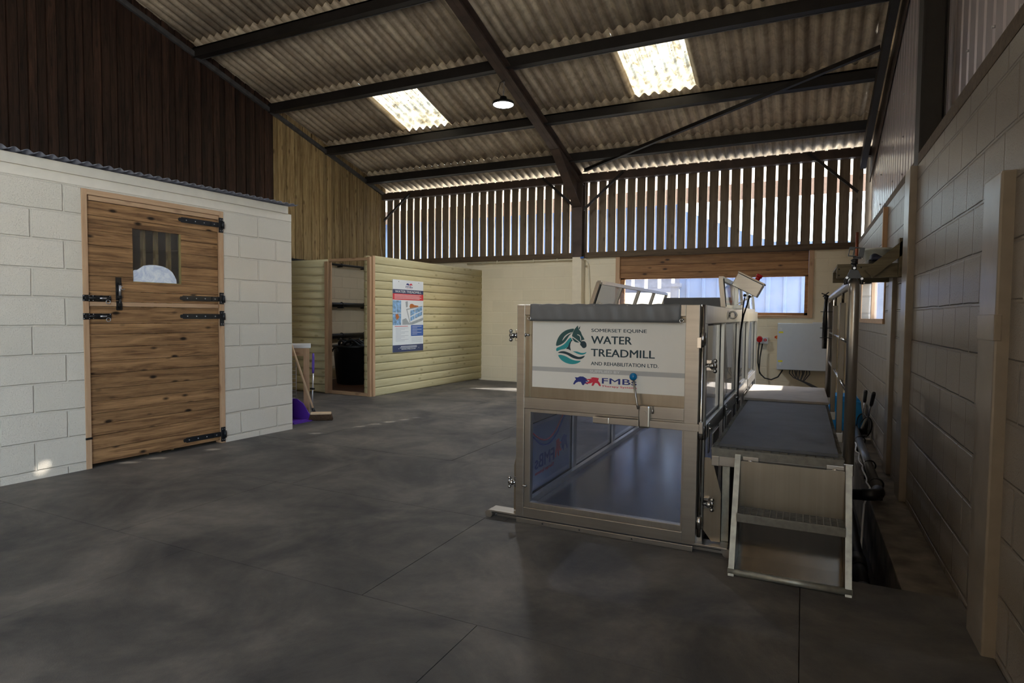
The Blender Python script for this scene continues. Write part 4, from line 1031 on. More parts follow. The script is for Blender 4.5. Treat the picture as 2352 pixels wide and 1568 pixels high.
head = [(-1.255, 1.181), (-1.248, 1.206), (-1.238, 1.223), (-1.226, 1.236), (-1.218, 1.245), (-1.216, 1.228), (-1.212, 1.22), (-1.199, 1.207), (-1.192, 1.188), (-1.181, 1.171), (-1.174, 1.16), (-1.193, 1.156), (-1.199, 1.141), (-1.219, 1.141), (-1.237, 1.144), (-1.252, 1.162)]
ear = [(-1.214, 1.226), (-1.203, 1.242), (-1.205, 1.226), (-1.21, 1.22)]
muz = [(-1.199, 1.149), (-1.176, 1.152), (-1.164, 1.14), (-1.161, 1.121), (-1.17, 1.11), (-1.185, 1.108), (-1.196, 1.122), (-1.203, 1.127)]
teal2 = [(-1.252, 1.087), (-1.223, 1.088), (-1.198, 1.08), (-1.177, 1.08), (-1.16, 1.087), (-1.169, 1.074), (-1.192, 1.067), (-1.218, 1.073), (-1.239, 1.083)]
wave = [(-1.349, 1.074), (-1.328, 1.085), (-1.301, 1.087), (-1.27, 1.077), (-1.239, 1.063), (-1.207, 1.053), (-1.169, 1.066), (-1.179, 1.051), (-1.197, 1.041), (-1.223, 1.041), (-1.254, 1.049), (-1.285, 1.067), (-1.317, 1.074)]
teal3 = [(-1.347, 1.062), (-1.322, 1.064), (-1.29, 1.055), (-1.259, 1.039), (-1.228, 1.031), (-1.192, 1.033), (-1.212, 1.018), (-1.238, 1.01), (-1.264, 1.009), (-1.295, 1.016), (-1.324, 1.032)]
w1 = [(-1.318, 1.15), (-1.303, 1.178), (-1.279, 1.195), (-1.256, 1.203), (-1.255, 1.199), (-1.277, 1.189), (-1.297, 1.173), (-1.313, 1.152)]
w2 = [(-1.259, 1.179), (-1.25, 1.176), (-1.23, 1.163), (-1.199, 1.141), (-1.202, 1.138), (-1.232, 1.159), (-1.252, 1.171), (-1.26, 1.173)]
w3 = [(-1.222, 1.191), (-1.207, 1.187), (-1.199, 1.177), (-1.196, 1.153), (-1.2, 1.153), (-1.203, 1.175), (-1.209, 1.183), (-1.222, 1.187)]
def round_off(p, n=2):
    for _ in range(n):
        q = []
        for i in range(len(p)):
            a, b_ = p[i], p[(i + 1) % len(p)]
            q += [(a[0] * 0.78 + b_[0] * 0.22, a[1] * 0.78 + b_[1] * 0.22), (a[0] * 0.22 + b_[0] * 0.78, a[1] * 0.22 + b_[1] * 0.78)]
        p = q
    return p
mane, teal1, teal2, teal3, wave, muz, w1, w2, w3 = [round_off(q) for q in (mane, teal1, teal2, teal3, wave, muz, w1, w2, w3)]
head = round_off(head, 1)
blue = [(-1.244, 0.889), (-1.234, 0.91), (-1.226, 0.918), (-1.233, 0.932), (-1.216, 0.931), (-1.201, 0.938), (-1.18, 0.938), (-1.165, 0.93), (-1.147, 0.92), (-1.159, 0.92), (-1.144, 0.907), (-1.165, 0.911), (-1.148, 0.892), (-1.169, 0.897), (-1.177, 0.886), (-1.185, 0.887), (-1.195, 0.905), (-1.211, 0.905), (-1.226, 0.898), (-1.235, 0.887)]
red = [(-1.069, 0.887), (-1.076, 0.905), (-1.087, 0.918), (-1.082, 0.933), (-1.099, 0.936), (-1.119, 0.937), (-1.137, 0.932), (-1.125, 0.928), (-1.15, 0.925), (-1.166, 0.921), (-1.14, 0.917), (-1.15, 0.906), (-1.169, 0.9), (-1.152, 0.897), (-1.131, 0.901), (-1.121, 0.907), (-1.128, 0.886), (-1.116, 0.886), (-1.105, 0.904), (-1.091, 0.903), (-1.079, 0.887)]
m2 = MB(); sp(m2, mane, 1); sp(m2, head, 1); sp(m2, ear, 1); tb(m2, 'emblem_mane_and_head', 'ink2', par=SIGN)
m2 = MB(); sp(m2, neck, 2); sp(m2, muz, 1); sp(m2, wave, 1)
m2.text('SOMERSET EQUINE', -1.133, -0.803, 1.203, 1.226, SY, 0.0004, bold=0.012)
m2.text('WATER', -1.133, -0.889, 1.137, 1.182, SY, 0.0004, bold=0.016)
m2.text('TREADMILL', -1.133, -0.756, 1.062, 1.106, SY, 0.0004, bold=0.016)
m2.text('AND REHABILITATION LTD.', -1.133, -0.733, 1.009, 1.030, SY, 0.0004, bold=0.012)
tb(m2, 'dark_lettering', 'ink', par=SIGN)
m2 = MB(); sp(m2, teal1, 1); sp(m2, teal2, 1); sp(m2, teal3, 1); tb(m2, 'emblem_waves', 'teal', par=SIGN)
m2 = MB(); sp(m2, w1, 3); sp(m2, w2, 3); sp(m2, w3, 3); tb(m2, 'emblem_pale_lines', 'sign', par=SIGN)
m2 = MB(); m2.text('SUPPLIED BY', -1.139, -0.956, 0.966, 0.980, SY - 0.0006, 0.0004, bold=0.0); tb(m2, 'pale_lettering', 'sign_light', par=SIGN)
m2 = MB(); sp(m2, blue, 1); tb(m2, 'blue_horse_emblem', 'navy', par=SIGN)
m2 = MB(); m2.text('FMBs', -1.063, -0.857, 0.902, 0.935, SY, 0.0004, bold=0.016); tb(m2, 'supplier_lettering', 'navy', par=SIGN)
m2 = MB(); sp(m2, red, 2); tb(m2, 'red_horse_emblem', 'crimson', par=SIGN)
m2 = MB(); m2.text('Therapy Systems', -1.064, -0.855, 0.879, 0.893, SY, 0.0004, bold=0.015); tb(m2, 'supplier_strapline', 'crimson', par=SIGN)
# tarp over the top rail
m2 = MB()
def tarpP(u, v):
    x = -1.52 + 0.91 * u
    L = v * 0.27
    wv = 0.0025 * math.sin(u * 31) + 0.002 * math.sin(u * 83 + v * 7)
    if L < 0.105: y, z = TY0 - 0.004 - 0.004 * math.sin(v * 9) + wv, 1.268 + L
    elif L < 0.11: y, z = TY0 - 0.002, TZ + 0.003
    else: y, z = TY0 + (L - 0.11) * 0.5, TZ + 0.005 + 0.002 * math.sin(u * 60)
    return Vector((x, y, z))
m2.grid(tarpP, 60, 16); o = m2.build('fabric_cover', 'tarp', origin=Vector((-1.06, 3.43, 1.27))); o.modifiers.new('s', 'SOLIDIFY').thickness = 0.003
tag(o, 'grey fabric cover folded over the top rail of the treadmill gate', 'cover')
m2 = MB(); m2.ring((-1.525, TY0 - 0.006, 1.283), 0.010, 0.003, 'Y'); m2.ring((-0.605, TY0 - 0.006, 1.279), 0.010, 0.003, 'Y'); m2.sphere((-0.60, TY0 - 0.006, 1.285), 0.007, 10)
tb(m2, 'cover_hook', 'chrome')
# side walls
def side(xo, sgn):
    """xo outer face, sgn +1 when inward is -x (right side)"""
    xi = xo - sgn * 0.05
    a, b_ = min(xo, xi), max(xo, xi)
    m = MB(); m.box(a, b_, TY0 + 0.06, TY1, 1.262, TZ, 0.003); m.box(a, b_, TY0 + 0.06, TY1, 0.605, 0.69, 0.003); m.box(a, b_, TY0 + 0.06, TY1, 0.04, 0.125, 0.003)
    fr = tb(m, 'side_rail', 'steel', 'stainless rails of the %s side' % ('walkway' if sgn > 0 else 'aisle'))
    ys = [TY0 + 0.06, 4.356, 5.426, 6.378, 7.495]
    for k, y in enumerate(ys):
        m = MB(); wdt = 0.05 if k else 0.03
        m.box(a, b_, y, y + (0.075 if k else 0.06), 0.125, 1.262, 0.002); tb(m, 'post', 'steel', par=fr)
    for k in range(4):
        y0 = ys[k] + (0.075 if k else 0.06); y1 = ys[k + 1]
        xg = xo - sgn * 0.030
        for z0, z1 in ((0.69, 1.262), (0.125, 0.605)):
            m = MB(); m.box(xg - 0.003, xg + 0.003, y0, y1, z0, z1); tb(m, 'window_pane', 'glass', par=fr)
            m = MB(); q = 0.012
            for args in ((y0, y0 + q, z0, z1), (y1 - q, y1, z0, z1), (y0, y1, z0, z0 + q), (y0, y1, z1 - q, z1)): m.box(xg - 0.006, xg + 0.006, *args)
            tb(m, 'gasket', 'gasket', par=fr)
    return fr
RS = side(TX1 - 0.0, 1); LS = side(TX0, -1)
m2 = MB(); m2.box(TX0, TX1, TY1 - 0.04, TY1 + 0.02, 1.262, TZ, 0.003); m2.box(TX0, TX1, TY1 - 0.04, TY1 + 0.02, 0.04, 0.12); tb(m2, 'rear_frame', 'steel_x')
m2 = MB(); m2.box(TX0 + 0.055, TX1 - 0.055, TY0 + 0.07, TY1 + 0.2, 0.03, 0.10, 0.01); tb(m2, 'belt', 'belt', 'dark rubber running belt')
m2 = MB(); m2.box(TX0 + 0.05, TX0 + 0.085, TY0 + 0.06, TY1, 0.10, 0.14, 0.002); m2.box(TX1 - 0.085, TX1 - 0.05, TY0 + 0.06, TY1, 0.10, 0.14, 0.002); tb(m2, 'belt_guard', 'steel')
m2 = MB(); m2.box(TX0 + 0.05, TX0 + 0.06, TY0 + 0.06, TY1, 0.0, 0.05); m2.box(TX1 - 0.06, TX1 - 0.05, TY0 + 0.06, TY1, 0.0, 0.05); m2.box(TX0 + 0.05, TX1 - 0.05, TY0 + 0.12, TY0 + 0.14, -0.0, 0.04); tb(m2, 'chassis', 'steel')
# decal on the aisle side window, readable from outside, mirrored from inside
XD = TX0 + 0.024
m2 = MB(); m2.box(XD - 0.0015, XD, 3.62, 4.34, 0.135, 0.595); DEC = tb(m2, 'window_decal', 'decal', 'pale supplier decal on the lower aisle side window')
TMX = Matrix(((0, 1, 0, 0), (-1, 0, 0, 0), (0, 0, 1, 0), (0, 0, 0, 1)))
# text drawn in (x,z) is turned onto the (-y,z) plane
m2 = MB(); m2.text('FMBs', -4.02, -3.68, 0.27, 0.36, 0.0, 0.003, bold=0.016, mat=Matrix.Translation((XD - 0.001, 0, 0)) @ TMX)
def dec(pts, mb): 
    mb.prism([(-u, v) for u, v in pts], XD - 0.004, XD + 0.003, 'X')
def sc_(pts, x0, x1, z0, z1):
    ax = min(p[0] for p in pts); bx = max(p[0] for p in pts); az = min(p[1] for p in pts); bz = max(p[1] for p in pts)
    return [(x0 + (p[0] - ax) / (bx - ax) * (x1 - x0), z0 + (p[1] - az) / (bz - az) * (z1 - z0)) for p in pts]
dec(sc_(blue, -4.29, -4.15, 0.30, 0.42), m2)
m2.tube([Vector((XD, 3.64 + 0.7 * t, 0.50 - 0.11 * math.sin(PI * min(1, t * 1.2)) + 0.10 * t * t)) for t in [k / 20 for k in range(21)]], 0.006, 6)
tb(m2, 'decal_blue_print', 'decal_b', par=DEC)
m2 = MB(); dec(sc_(red, -4.17, -4.04, 0.28, 0.41), m2); m2.text('Therapy Systems', -4.02, -3.68, 0.225, 0.255, 0.0, 0.003, bold=0.015, mat=Matrix.Translation((XD - 0.001, 0, 0)) @ TMX)
m2.tube([Vector((XD, 3.64 + 0.7 * t, 0.525 - 0.10 * math.sin(PI * min(1, t * 1.2)) + 0.11 * t * t)) for t in [k / 20 for k in range(21)]], 0.006, 6)
tb(m2, 'decal_red_print', 'decal_r', par=DEC)
# hinge rod, latches, fins
m2 = MB(); m2.cyl((-0.493, TY0 + 0.02, 0.08), (-0.493, TY0 + 0.02, TZ + 0.002), 0.010, 14)
for z in (1.18, 0.66, 0.16):
    m2.cyl((-0.493, TY0 + 0.02, z - 0.035), (-0.493, TY0 + 0.02, z + 0.035), 0.017, 14)
m2.box(-0.52, -0.497, TY0 - 0.003, TY0 + 0.012, 1.13, 1.19, 0.002)
tb(m2, 'hinge_rod', 'chrome')
def clamp(x, z, s):
    m = MB(); y = TY0 + 0.02
    m.box(x - 0.028, x + 0.0, y + 0.015, y + 0.05, z - 0.035, z + 0.035, 0.003) if s < 0 else m.box(x, x + 0.03, y + 0.02, y + 0.06, z - 0.03, z + 0.03, 0.003)
    m.cyl((x, y, z), (x + s * 0.06, y, z), 0.010, 12)
    m.sphere((x + s * 0.035, y - 0.005, z), 0.018, 12); m.sphere((x + s * 0.05, y - 0.005, z + 0.028), 0.012, 10); m.sphere((x + s * 0.05, y - 0.005, z - 0.028), 0.012, 10)
    m.cyl((x + s * 0.05, y - 0.005, z - 0.03), (x + s * 0.05, y - 0.005, z + 0.03), 0.007, 10)
    tb(m, 'clamp_latch', 'chrome')
clamp(TX0, 1.175, -1); clamp(TX0, 0.24, -1); clamp(-0.475, 1.035, 1); clamp(-0.475, 0.27, 1)
m2 = MB(); m2.cyl((-1.557, TY0 + 0.005, 1.18), (-1.525, TY0 + 0.005, 1.18), 0.007, 10); m2.cyl((-1.557, TY0 + 0.005, 1.18), (-1.548, TY0 + 0.005, 1.18), 0.012, 6); m2.cyl((-1.565, TY0 - 0.004, 0.235), (-1.54, TY0 - 0.004, 0.235), 0.006, 8); m2.sphere((-1.54, TY0 - 0.004, 0.235), 0.009, 8)
tb(m2, 'gate_bolts', 'chrome')
m2 = MB(); m2.prism([(-1.612, 0.05), (-1.65, 0.05), (-1.65, 0.34), (-1.612, 0.50)], TY0 + 0.06, TY0 + 0.066, 'Y'); tb(m2, 'side_fin', 'steel_sheet')
m2 = MB(); m2.prism([(-0.475, 0.52), (-0.445, 0.52), (-0.425, 0.48), (-0.385, 0.33), (-0.383, 0.055), (-0.43, 0.052), (-0.475, 0.11)], TY0 + 0.06, TY0 + 0.066, 'Y'); tb(m2, 'side_fin', 'steel_sheet')
# lever
m2 = MB(); m2.box(-0.832, -0.768, TY0 - 0.022, TY0 - 0.010, 0.668, 0.795, 0.010); m2.cyl((-0.80, TY0 - 0.03, 0.752), (-0.80, TY0 - 0.02, 0.752), 0.014, 12); m2.cyl((-0.755, TY0 - 0.012, 0.752), (-0.755, TY0 + 0.0, 0.79), 0.006)
LEV = tb(m2, 'lever_plate', 'steel')
m2 = MB(); m2.box(-0.83, -0.492, TY0 - 0.012, TY0 - 0.004, 0.672, 0.712, 0.002); m2.box(-1.02, -0.83, TY0 - 0.03, TY0 - 0.022, 0.675, 0.712, 0.002); m2.box(-1.10, -1.0, TY0 - 0.034, TY0 - 0.014, 0.672, 0.712, 0.006); m2.box(-0.50, -0.478, TY0 - 0.015, TY0 + 0.03, 0.66, 0.725, 0.004)
tb(m2, 'latch_bar', 'steel_x')
m2 = MB(); m2.tube([(-0.832, TY0 - 0.028, 0.775), (-0.838, TY0 - 0.03, 0.80), (-0.862, TY0 - 0.03, 0.945)], 0.0065, 10); tb(m2, 'lever', 'steel', par=LEV)
m2 = MB(); m2.sphere((-0.863, TY0 - 0.03, 0.958), 0.022, 24); tb(m2, 'lever_knob', 'blue_ball', 'blue ball knob', par=LEV)
m2 = MB(); m2.ring((-0.455, 4.60, 1.318), 0.024, 0.006, 'Y'); m2.cyl((-0.48, 4.60, 1.318), (-0.468, 4.60, 1.318), 0.012, 12); tb(m2, 'lifting_eye', 'steel')
# lower side plates by the walkway
m2 = MB()
for y in (3.80, 4.55, 5.25, 5.95, 6.6): m2.box(-0.478, -0.470, y, y + 0.28, 0.30, 0.60, 0.002)
tb(m2, 'lower_plate', 'steel_sheet')
m2 = MB()
for y in (3.62, 4.45, 5.15): m2.cyl((-0.478, y, 0.66), (-0.455, y, 0.66), 0.008, 10); m2.box(-0.475, -0.468, y - 0.02, y + 0.02, 0.52, 0.69, 0.002)
tb(m2, 'platform_brackets', 'chrome')
# hinged side lids
def lid(x0, y0, y1, tilt, label):
    t = thing('side_lid', (x0, (y0 + y1) / 2, TZ), label, 'lid', 'glazed side lids')
    def P(h, y, o=0.0): return Vector((x0 + tilt * h + o, y, TZ + 0.01 + h))
    H = 0.20; m = MB()
    m.bar(P(H, y0), P(H, y1), 0.03, 0.03); m.bar(P(0.0, y0), P(0.0, y1), 0.03, 0.03)
    n = 4
    for k in range(n + 1):
        y = y0 + (y1 - y0) * k / n; m.bar(P(0, y), P(H, y), 0.035 if k else 0.045, 0.03, up=(1, 0, 0))
    m.build('lid_frame', 'steel', t)
    m = MB(); a, b_, c, d = P(0, y0), P(0, y1), P(H, y1), P(H, y0)
    A = [m.bm.verts.new(q + Vector((0.003, 0, 0))) for q in (a, b_, c, d)]; B = [m.bm.verts.new(q - Vector((0.003, 0, 0))) for q in (a, b_, c, d)]
    m.bm.faces.new(A); m.bm.faces.new(B[::-1])
    for i in range(4): j = (i + 1) % 4; m.bm.faces.new((A[i], B[i], B[j], A[j]))
    m.build('lid_pane', 'glass', t)
    m = MB(); m.bar(P(0, y0 + 0.022, 0.014), P(H, y0 + 0.022, 0.014), 0.012, 0.012); m.build('gasket', 'gasket', t)
lid(TX0 + 0.035, 4.78, 7.5, 0.33, 'tilted glass lid on the aisle side of the treadmill')
lid(-0.515, 4.55, 7.5, -0.10, 'tilted glass lid on the walkway side of the treadmill')
m2 = MB(); m2.box(-1.49, -0.60, 7.22, 7.32, 1.30, 1.525, 0.02); o = m2.build('padded_bar', 'tarp'); tag(o, 'dark grey padded bar across the far end of the treadmill', 'padding')
m2 = MB(); m2.tube([(-1.6, 7.27, 1.375), (-1.5, 7.27, 1.40), (-0.6, 7.27, 1.40), (-0.5, 7.27, 1.375)], 0.012, 10); tb(m2, 'bar_support', 'steel')

# control box on the treadmill rail
CB = thing('control_box', (-0.44, 5.15, 1.39), 'tilted stainless control box with a red stop button on the treadmill rail', 'control box')
cm = Matrix.Translation((-0.40, 5.15, 1.555)) @ Matrix.Rotation(R(28), 4, 'Y')
m2 = MB(); m2.box(-0.105, 0.105, -0.08, 0.08, -0.055, 0.05, 0.004, cm); m2.build('box_body', 'steel_x', CB)
m2 = MB(); m2.box(-0.11, 0.11, -0.085, 0.085, 0.052, 0.066, 0.003, cm); m2.build('box_lid', 'steel_sheet', CB)
m2 = MB(); a, b_ = cm @ Vector((0.04, -0.03, 0.066)), cm @ Vector((0.04, -0.03, 0.10)); m2.cyl(a, b_, 0.018, 16); m2.cyl(cm @ Vector((0.04, -0.03, 0.088)), cm @ Vector((0.04, -0.03, 0.112)), 0.024, 18); m2.build('stop_button', 'red', CB)
m2 = MB(); m2.box(-0.52, -0.44, 5.10, 5.20, TZ - 0.002, 1.40, 0.003); m2.box(-0.50, -0.47, 5.13, 5.17, 1.39, 1.56, 0.003); m2.bar((-0.49, 5.15, 1.40), (-0.36, 5.15, 1.475), 0.07, 0.006); m2.build('bracket', 'steel', CB)
m2 = MB(); m2.sphere((-0.42, 5.12, 1.475), 0.012, 10); m2.sphere((-0.385, 5.12, 1.465), 0.012, 10); m2.build('cable_gland', 'black_pl', CB)
m2 = MB(); m2.cyl((-0.56, 5.15, 1.425), (-0.52, 5.15, 1.425), 0.012, 12); m2.build('red_indicator', 'red', CB)
m2 = MB(); m2.tube([(-0.385, 5.10, 1.46), (-0.40, 5.10, 1.40), (-0.425, 5.12, 1.32), (-0.445, 5.15, 1.2), (-0.455, 5.2, 1.0), (-0.458, 5.2, 0.8), (-0.462, 5.22, 0.66), (-0.46, 5.2, 0.60)], 0.006, 8)
m2.tube([(-0.42, 5.12, 1.46), (-0.43, 5.11, 1.38), (-0.435, 5.13, 1.30), (-0.45, 5.16, 1.18), (-0.462, 5.2, 0.95), (-0.464, 5.22, 0.62)], 0.005, 8)
tag(m2.build('control_cable', 'black_pl'), 'black cable hanging down from the control box along the treadmill side', 'cable')

# ------------------------------------------------------------------ raised walkway
PL = thing('raised_walkway', (-0.1, 5.0, -0.42), 'raised steel grating walkway beside the treadmill', 'platform')
PX0, PX1, PY0, PY1, PZ = -0.435, 0.205, 3.46, 6.60, 0.585
m2 = MB(); m2.box(PX0, PX1, PY0, PY1, PZ - 0.045, PZ - 0.01, 0.002)
n = 15
for k in range(n + 1): x = PX0 + (PX1 - PX0) * k / n; m2.box(x - 0.003, x + 0.003, PY0, PY0 + 0.14, PZ - 0.01, PZ)
for k in range(4): y = PY0 + 0.04 * k; m2.box(PX0, PX1, y - 0.002, y + 0.002, PZ - 0.01, PZ)
for xx in (PX0, PX1 - 0.02):
    for k in range(60): y = PY0 + k * 0.05; m2.box(xx, xx + 0.02, y, y + 0.006, PZ - 0.01, PZ + 0.002)
m2.build('grating_deck', 'grating', PL)
m2 = MB(); m2.box(PX0, PX1, PY0 + 0.01, PY0 + 0.05, PZ - 0.10, PZ - 0.045, 0.003); m2.box(PX0, PX0 + 0.04, PY0, PY1, PZ - 0.10, PZ - 0.045, 0.003); m2.box(PX1 - 0.04, PX1, PY0, PY1, PZ - 0.10, PZ - 0.045, 0.003); m2.build('deck_frame', 'steel_x', PL)
for x, y in ((PX0 + 0.07, 3.56), (PX1 - 0.05, 3.56), (PX0 + 0.05, 6.5), (PX1 - 0.05, 6.5)):
    zb = -0.42 if x > -0.29 else -0.0
    m2 = MB(); m2.box(x - 0.02, x + 0.02, y - 0.02, y + 0.02, zb, PZ - 0.05, 0.002); m2.build('leg', 'galv', PL)
m2 = MB(); m2.box(PX0 + 0.04, 0.15, 3.64, 3.66, -0.03, 0.5); m2.build('skirt_panel', 'trench', PL)
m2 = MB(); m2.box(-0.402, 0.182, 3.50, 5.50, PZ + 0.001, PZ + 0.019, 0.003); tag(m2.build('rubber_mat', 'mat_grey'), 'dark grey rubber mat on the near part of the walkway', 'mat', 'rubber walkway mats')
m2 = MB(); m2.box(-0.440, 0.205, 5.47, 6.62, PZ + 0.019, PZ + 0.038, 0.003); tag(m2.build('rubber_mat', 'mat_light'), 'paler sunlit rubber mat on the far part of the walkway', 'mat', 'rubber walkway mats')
# steps
ST = thing('steel_steps', (-0.02, 3.3, 0), 'two tread galvanised steps up to the walkway', 'steps')
for x in (-0.295, 0.225):
    m2 = MB(); q = 0.014
    m2.prism([(3.185, 0.0), (3.225, 0.0), (3.46, 0.555), (3.42, 0.57)], x - q, x + q, 'X'); m2.build('stringer', 'galv', ST)
    m2 = MB(); xs_ = x + (0.012 if x < 0 else -0.012)
    m2.prism([(3.225, 0.0), (3.42, 0.0), (3.455, 0.55)], xs_ - 0.002, xs_ + 0.002, 'X'); m2.build('side_plate', 'steel_sheet', ST)
m2 = MB(); m2.cyl((-0.312, 3.205, 0.017), (0.242, 3.205, 0.017), 0.017, 14); m2.build('bottom_bar', 'galv', ST)
m2 = MB(); m2.box(-0.28, 0.21, 3.425, 3.43, 0.285, 0.535); m2.build('upper_riser', 'steel_sheet', ST)
m2 = MB(); m2.box(-0.28, 0.21, 3.415, 3.42, 0.02, 0.285); m2.box(-0.28, 0.21, 3.22, 3.42, 0.02, 0.026); m2.build('lower_riser', 'step_sheet', ST)
m2 = MB(); m2.box(-0.282, 0.212, 3.265, 3.28, 0.255, 0.297, 0.002)
for k in range(17): x = -0.28 + 0.49 * k / 16; m2.box(x - 0.002, x + 0.002, 3.28, 3.42, 0.270, 0.294)
for k in range(6): y = 3.285 + 0.027 * k; m2.box(-0.28, 0.21, y - 0.0015, y + 0.0015, 0.285, 0.294)
m2.box(-0.28, 0.21, 3.28, 3.42, 0.262, 0.266)
m2.build('middle_tread', 'grating', ST)
for x in (-0.235, 0.165):
    m2 = MB(); m2.box(x - 0.038, x + 0.042, 3.448, 3.456, 0.505, 0.555, 0.002); m2.sphere((x, 3.446, 0.53), 0.011, 10, (1.4, 0.5, 1)); m2.build('hanging_bracket', 'steel', ST)
# handrail
HR = thing('handrail', (0.225, 5.0, PZ), 'tubular stainless handrail along the outer edge of the walkway', 'handrail')
hx = 0.228
m2 = MB()
pts = [(hx, 3.52, 0.50), (hx, 3.52, 1.42), (hx, 3.53, 1.455), (hx, 3.555, 1.478), (hx, 3.60, 1.487), (hx, 6.32, 1.487), (hx, 6.38, 1.478), (hx, 6.40, 1.44), (hx, 6.40, 0.5)]
m2.tube(pts, 0.026, 20); m2.build('rail_tube', 'steel', HR)
for y in (4.45, 5.42):
    m2 = MB(); m2.box(hx - 0.016, hx + 0.016, y - 0.02, y + 0.02, 0.50, 1.40, 0.002); m2.cyl((hx, y, 1.40), (hx, y, 1.47), 0.008, 10); m2.build('post', 'flat_bar', HR)
for z in (1.17, 0.90):
    m2 = MB(); m2.cyl((hx, 3.54, z), (hx, 6.39, z), 0.009, 12); m2.build('cross_bar', 'chrome', HR)
m2 = MB()
for y in (3.52, 4.45, 5.42, 6.40): m2.box(0.20, 0.25, y - 0.03, y + 0.03, 0.50, 0.56, 0.003)
m2.build('post_foot', 'steel', HR)
# camera clamp
CL = thing('camera_clamp', (hx, 3.56, 1.49), 'black clamp arm gripping the top of the near handrail post', 'clamp')
m2 = MB(); m2.ring((hx, 3.56, 1.487), 0.036, 0.009, 'Y', 20, R(-20), R(200)); m2.prism([(hx - 0.035, 1.505), (hx + 0.035, 1.505), (hx + 0.018, 1.545), (hx - 0.018, 1.55)], 3.545, 3.575, 'Y'); m2.build('jaw', 'black', CL)
m2 = MB(); m2.cyl((hx, 3.56, 1.545), (hx, 3.56, 1.58), 0.011, 12); m2.lathe([(0.011, 0), (0.016, 0.004), (0.016, 0.01), (0.01, 0.013), (0.016, 0.018), (0.016, 0.024), (0.008, 0.03)], (hx, 3.56, 1.575), 14); m2.box(hx - 0.005, hx + 0.03, 3.552, 3.568, 1.603, 1.611, 0.002); m2.build('arm', 'black', CL)
m2 = MB()
for p in ((-0.032, 1.508), (0.035, 1.502), (0.0, 1.556)): m2.cyl((hx + p[0], 3.538, p[1]), (hx + p[0], 3.545, p[1]), 0.006, 10)
m2.build('screw', 'zinc', CL)
AC = thing('action_camera_frame', (hx, 3.56, 1.615), 'small empty black action camera frame on top of the clamp', 'camera mount')
am = Matrix.Translation((hx + 0.008, 3.56, 1.638)) @ Matrix.Rotation(R(8), 4, 'Y')
m2 = MB()
for a in ((-0.034, 0.034, 0.020, 0.024), (-0.034, 0.034, -0.024, -0.020)): m2.box(a[0], a[1], -0.012, 0.012, a[2], a[3], 0.001, am)
for a in ((-0.035, -0.031), (-0.014, -0.010), (0.012, 0.034)): m2.box(a[0], a[1], -0.012, 0.012, -0.022, 0.022, 0.001, am)
m2.box(-0.034, -0.012, -0.012, 0.012, 0.010, 0.022, 0.001, am)
m2.build('frame', 'black', AC)
m2 = MB(); m2.cyl((hx, 3.56, 1.61), (hx, 3.56, 1.62), 0.007, 10); m2.build('stub', 'black', AC)
CR = thing('cable_tied_clamp', (hx - 0.035, 6.36, 1.1), 'folded black clamp rod cable tied to the far handrail post', 'clamp')
m2 = MB(); m2.tube([(hx - 0.045, 6.30, 1.02), (hx - 0.045, 6.30, 1.30), (hx - 0.04, 6.30, 1.48)], 0.018, 12, rs=[0.02, 0.024, 0.014]); m2.sphere((hx - 0.04, 6.30, 1.49), 0.022, 12); m2.cyl((hx - 0.08, 6.3, 1.53), (hx - 0.01, 6.3, 1.50), 0.005, 8); m2.cyl((hx - 0.07, 6.3, 1.50), (hx - 0.02, 6.3, 1.54), 0.005, 8); m2.build('rod', 'black', CR)
m2 = MB()
for z in (1.12, 1.21, 1.36): m2.cyl((hx - 0.085, 6.28, z), (hx + 0.02, 6.28, z), 0.003, 6); m2.ring((hx - 0.02, 6.34, z), 0.05, 0.003, 'Z')
m2.build('cable_tie', 'black_pl', CR)

# ------------------------------------------------------------------ pipes in the trench
GP = thing('grey_waste_pipe', (0.5, 6.0, 0.05), 'grey plastic waste pipe running along the concrete ledge with clips', 'pipe')
m2 = MB(); m2.tube([(0.545, 7.6, 0.09), (0.505, 4.90, 0.09)], 0.036, 20); m2.build('pipe_run', 'pipe', GP)
m2 = MB(); m2.tube([(0.506, 4.93, 0.09), (0.505, 4.87, 0.09), (0.495, 4.835, 0.088), (0.465, 4.815, 0.085), (0.40, 4.81, 0.08)], 0.041, 20); m2.build('elbow', 'black_pl', GP)
m2 = MB(); m2.tube([(0.42, 4.81, 0.08), (-0.2, 4.78, 0.04)], 0.036, 20); m2.build('branch_pipe', 'black_pl', GP)
for y in (6.9, 5.75, 5.12):
    m2 = MB(); x = 0.505 + 0.04 * (y - 4.9) / 2.7; m2.ring((x + 0.01, y, 0.09), 0.042, 0.006, 'Y', 20, -1.2, 3.4); m2.box(x - 0.03, x + 0.05, y - 0.012, y + 0.012, -0.025, 0.055, 0.003); m2.build('pipe_clip', 'black_pl', GP)
m2 = MB(); pts = []
for k in range(40):
    y = 7.4 - k * 0.062; x = 0.505 + 0.04 * (y - 4.9) / 2.7; pts.append((x - 0.047 - 0.008 * math.sin(k * 0.9), y, 0.085 + 0.012 * math.sin(k * 0.7)))
pts += [(0.44, 4.95, 0.02), (0.42, 4.86, 0.0), (0.40, 4.7, -0.1), (0.38, 4.5, -0.25)]
m2.tube(pts, 0.006, 8); tag(m2.build('white_cable', 'white_pl'), 'thin white cable twisting along the grey waste pipe', 'cable')
DP = thing('trench_drain_pipe', (0.38, 4.2, -0.42), 'black drain pipe dropping along the trench beside the steps', 'pipe')
m2 = MB(); m2.tube([(0.33, 5.4, -0.10), (0.335, 4.6, -0.16), (0.34, 4.1, -0.20), (0.345, 3.85, -0.22)], 0.042, 18); m2.build('pipe_run', 'black_pl', DP)
